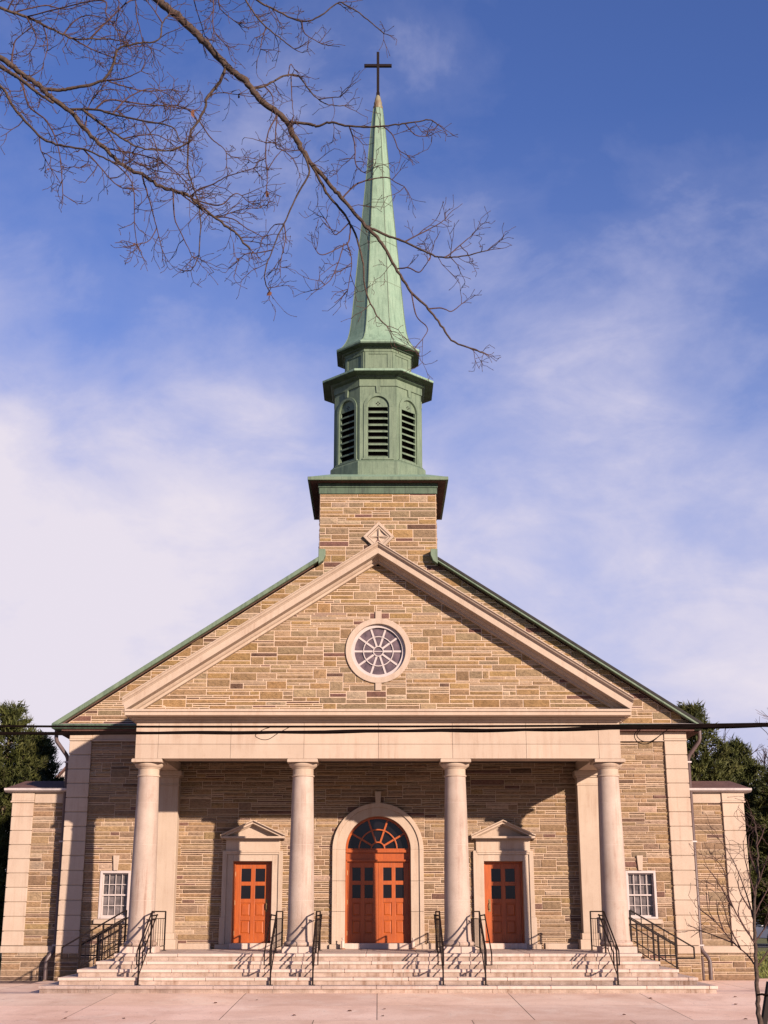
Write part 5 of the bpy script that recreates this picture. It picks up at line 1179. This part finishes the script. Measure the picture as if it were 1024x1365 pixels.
gw = MB(); gw.add([(-.70, -1.16, .955), (.70, -1.16, .955), (.58, -.50, 1.385), (-.58, -.50, 1.385)], [(0, 1, 2, 3)]); gw.xf(Matrix.Translation((0, -.03, .015))); gw.build('windscreen', 'glass', car)
for s in (-1, 1):
    sg = MB(); sg.add([(s*.865, -.95, .965), (s*.865, 1.15, 1.0), (s*.74, .65, 1.36), (s*.74, -.40, 1.34)], [(0, 1, 2, 3)]); sg.build('side_window', 'glass', car)
    MB().box(*sorted((s*.42, s*.80)), -2.19, -2.06, .62, .76).build('headlight', plain('headlight_glass_%d' % s, (.75, .72, .68), .1, .6, 0, .05), car, bevel=.03)
    MB().box(*sorted((s*.70, s*.84)), -2.17, -2.02, .53, .61).build('turn_signal', plain('amber_lens_%d' % s, (.75, .28, .04), .2, .5, 0, .05), car, bevel=.02)
    MB().box(*sorted((s*.88, s*1.05)), -.85, -.68, .95, 1.08).build('mirror', 'car', car, bevel=.03)
    for yy in (-1.35, 1.35):
        wh = MB(); st0 = len(wh.v); wh.lathe([(.2, -.1), (.31, -.1), (.33, -.07), (.33, .07), (.31, .1), (.2, .1)], 0, 0, 24); wh.xf(Matrix.Translation((s*.76, yy, .33)) @ Matrix.Rotation(R(90), 4, 'Y')); wl_ = wh.build('wheel', 'iron', car, smooth='auto')
        rm = MB(); rm.lathe([(.02, -.105), (.19, -.09), (.2, .09), (.02, .105)], 0, 0, 16); rm.xf(Matrix.Translation((s*.76, yy, .33)) @ Matrix.Rotation(R(90), 4, 'Y')); rm.build('rim', 'lead', wl_)
MB().box(-.45, .45, -2.215, -2.15, .48, .66).build('grille', 'iron', car, bevel=.015)
# plant life at the back: lawn blades near the right wing
gr = random.Random(8); gm = MB()
for _ in range(9000):
    x = gr.uniform(10.4, 24); y = 1.8+gr.random()**1.3*24; h = gr.uniform(.05, .12); a = gr.uniform(0, 3.14); k = gr.random()
    gm.add([(x-.02*math.cos(a), y-.02*math.sin(a), 0), (x+.02*math.cos(a), y+.02*math.sin(a), 0), (x+gr.gauss(0, .04), y+gr.gauss(0, .04), h)], [(0, 1, 2)], (k, k, k))
M['blade'] = m_leaf('grass_blades', (.07, .10, .018), (.15, .16, .04), (.18, .15, .06))
lab(gm.build('lawn_grass', 'blade', attr=True), 'short green grass at the right behind the wing', 'grass', kind='stuff')

fl_r = random.Random(4)
for k in range(16):
    x = fl_r.uniform(-9, 9); y = fl_r.uniform(-11, -5.6); s_ = fl_r.uniform(.05, .09); a = fl_r.uniform(0, 6.28)
    mb = MB(); n = 6; vs = []
    for i in range(n):
        t = i/(n-1); w_ = s_*.4*math.sin(math.pi*min(1, t*.95+.03)); vs += [(-w_, t*s_, .012+.4*w_), (0, t*s_, .006), (w_, t*s_, .010+.5*w_)]
    mb.add(vs, [(3*i+j, 3*i+j+1, 3*i+3+j+1, 3*i+3+j) for i in range(n-1) for j in (0, 1)])
    o = mb.build('fallen_leaf', 'dead_leaf', smooth=True); o.location = (x, y, gz(y)+.006); o.rotation_euler = (0, 0, a)
    lab(o, 'small dry brown leaf lying on the pavement', 'leaf', 'fallen leaves on the pavement')
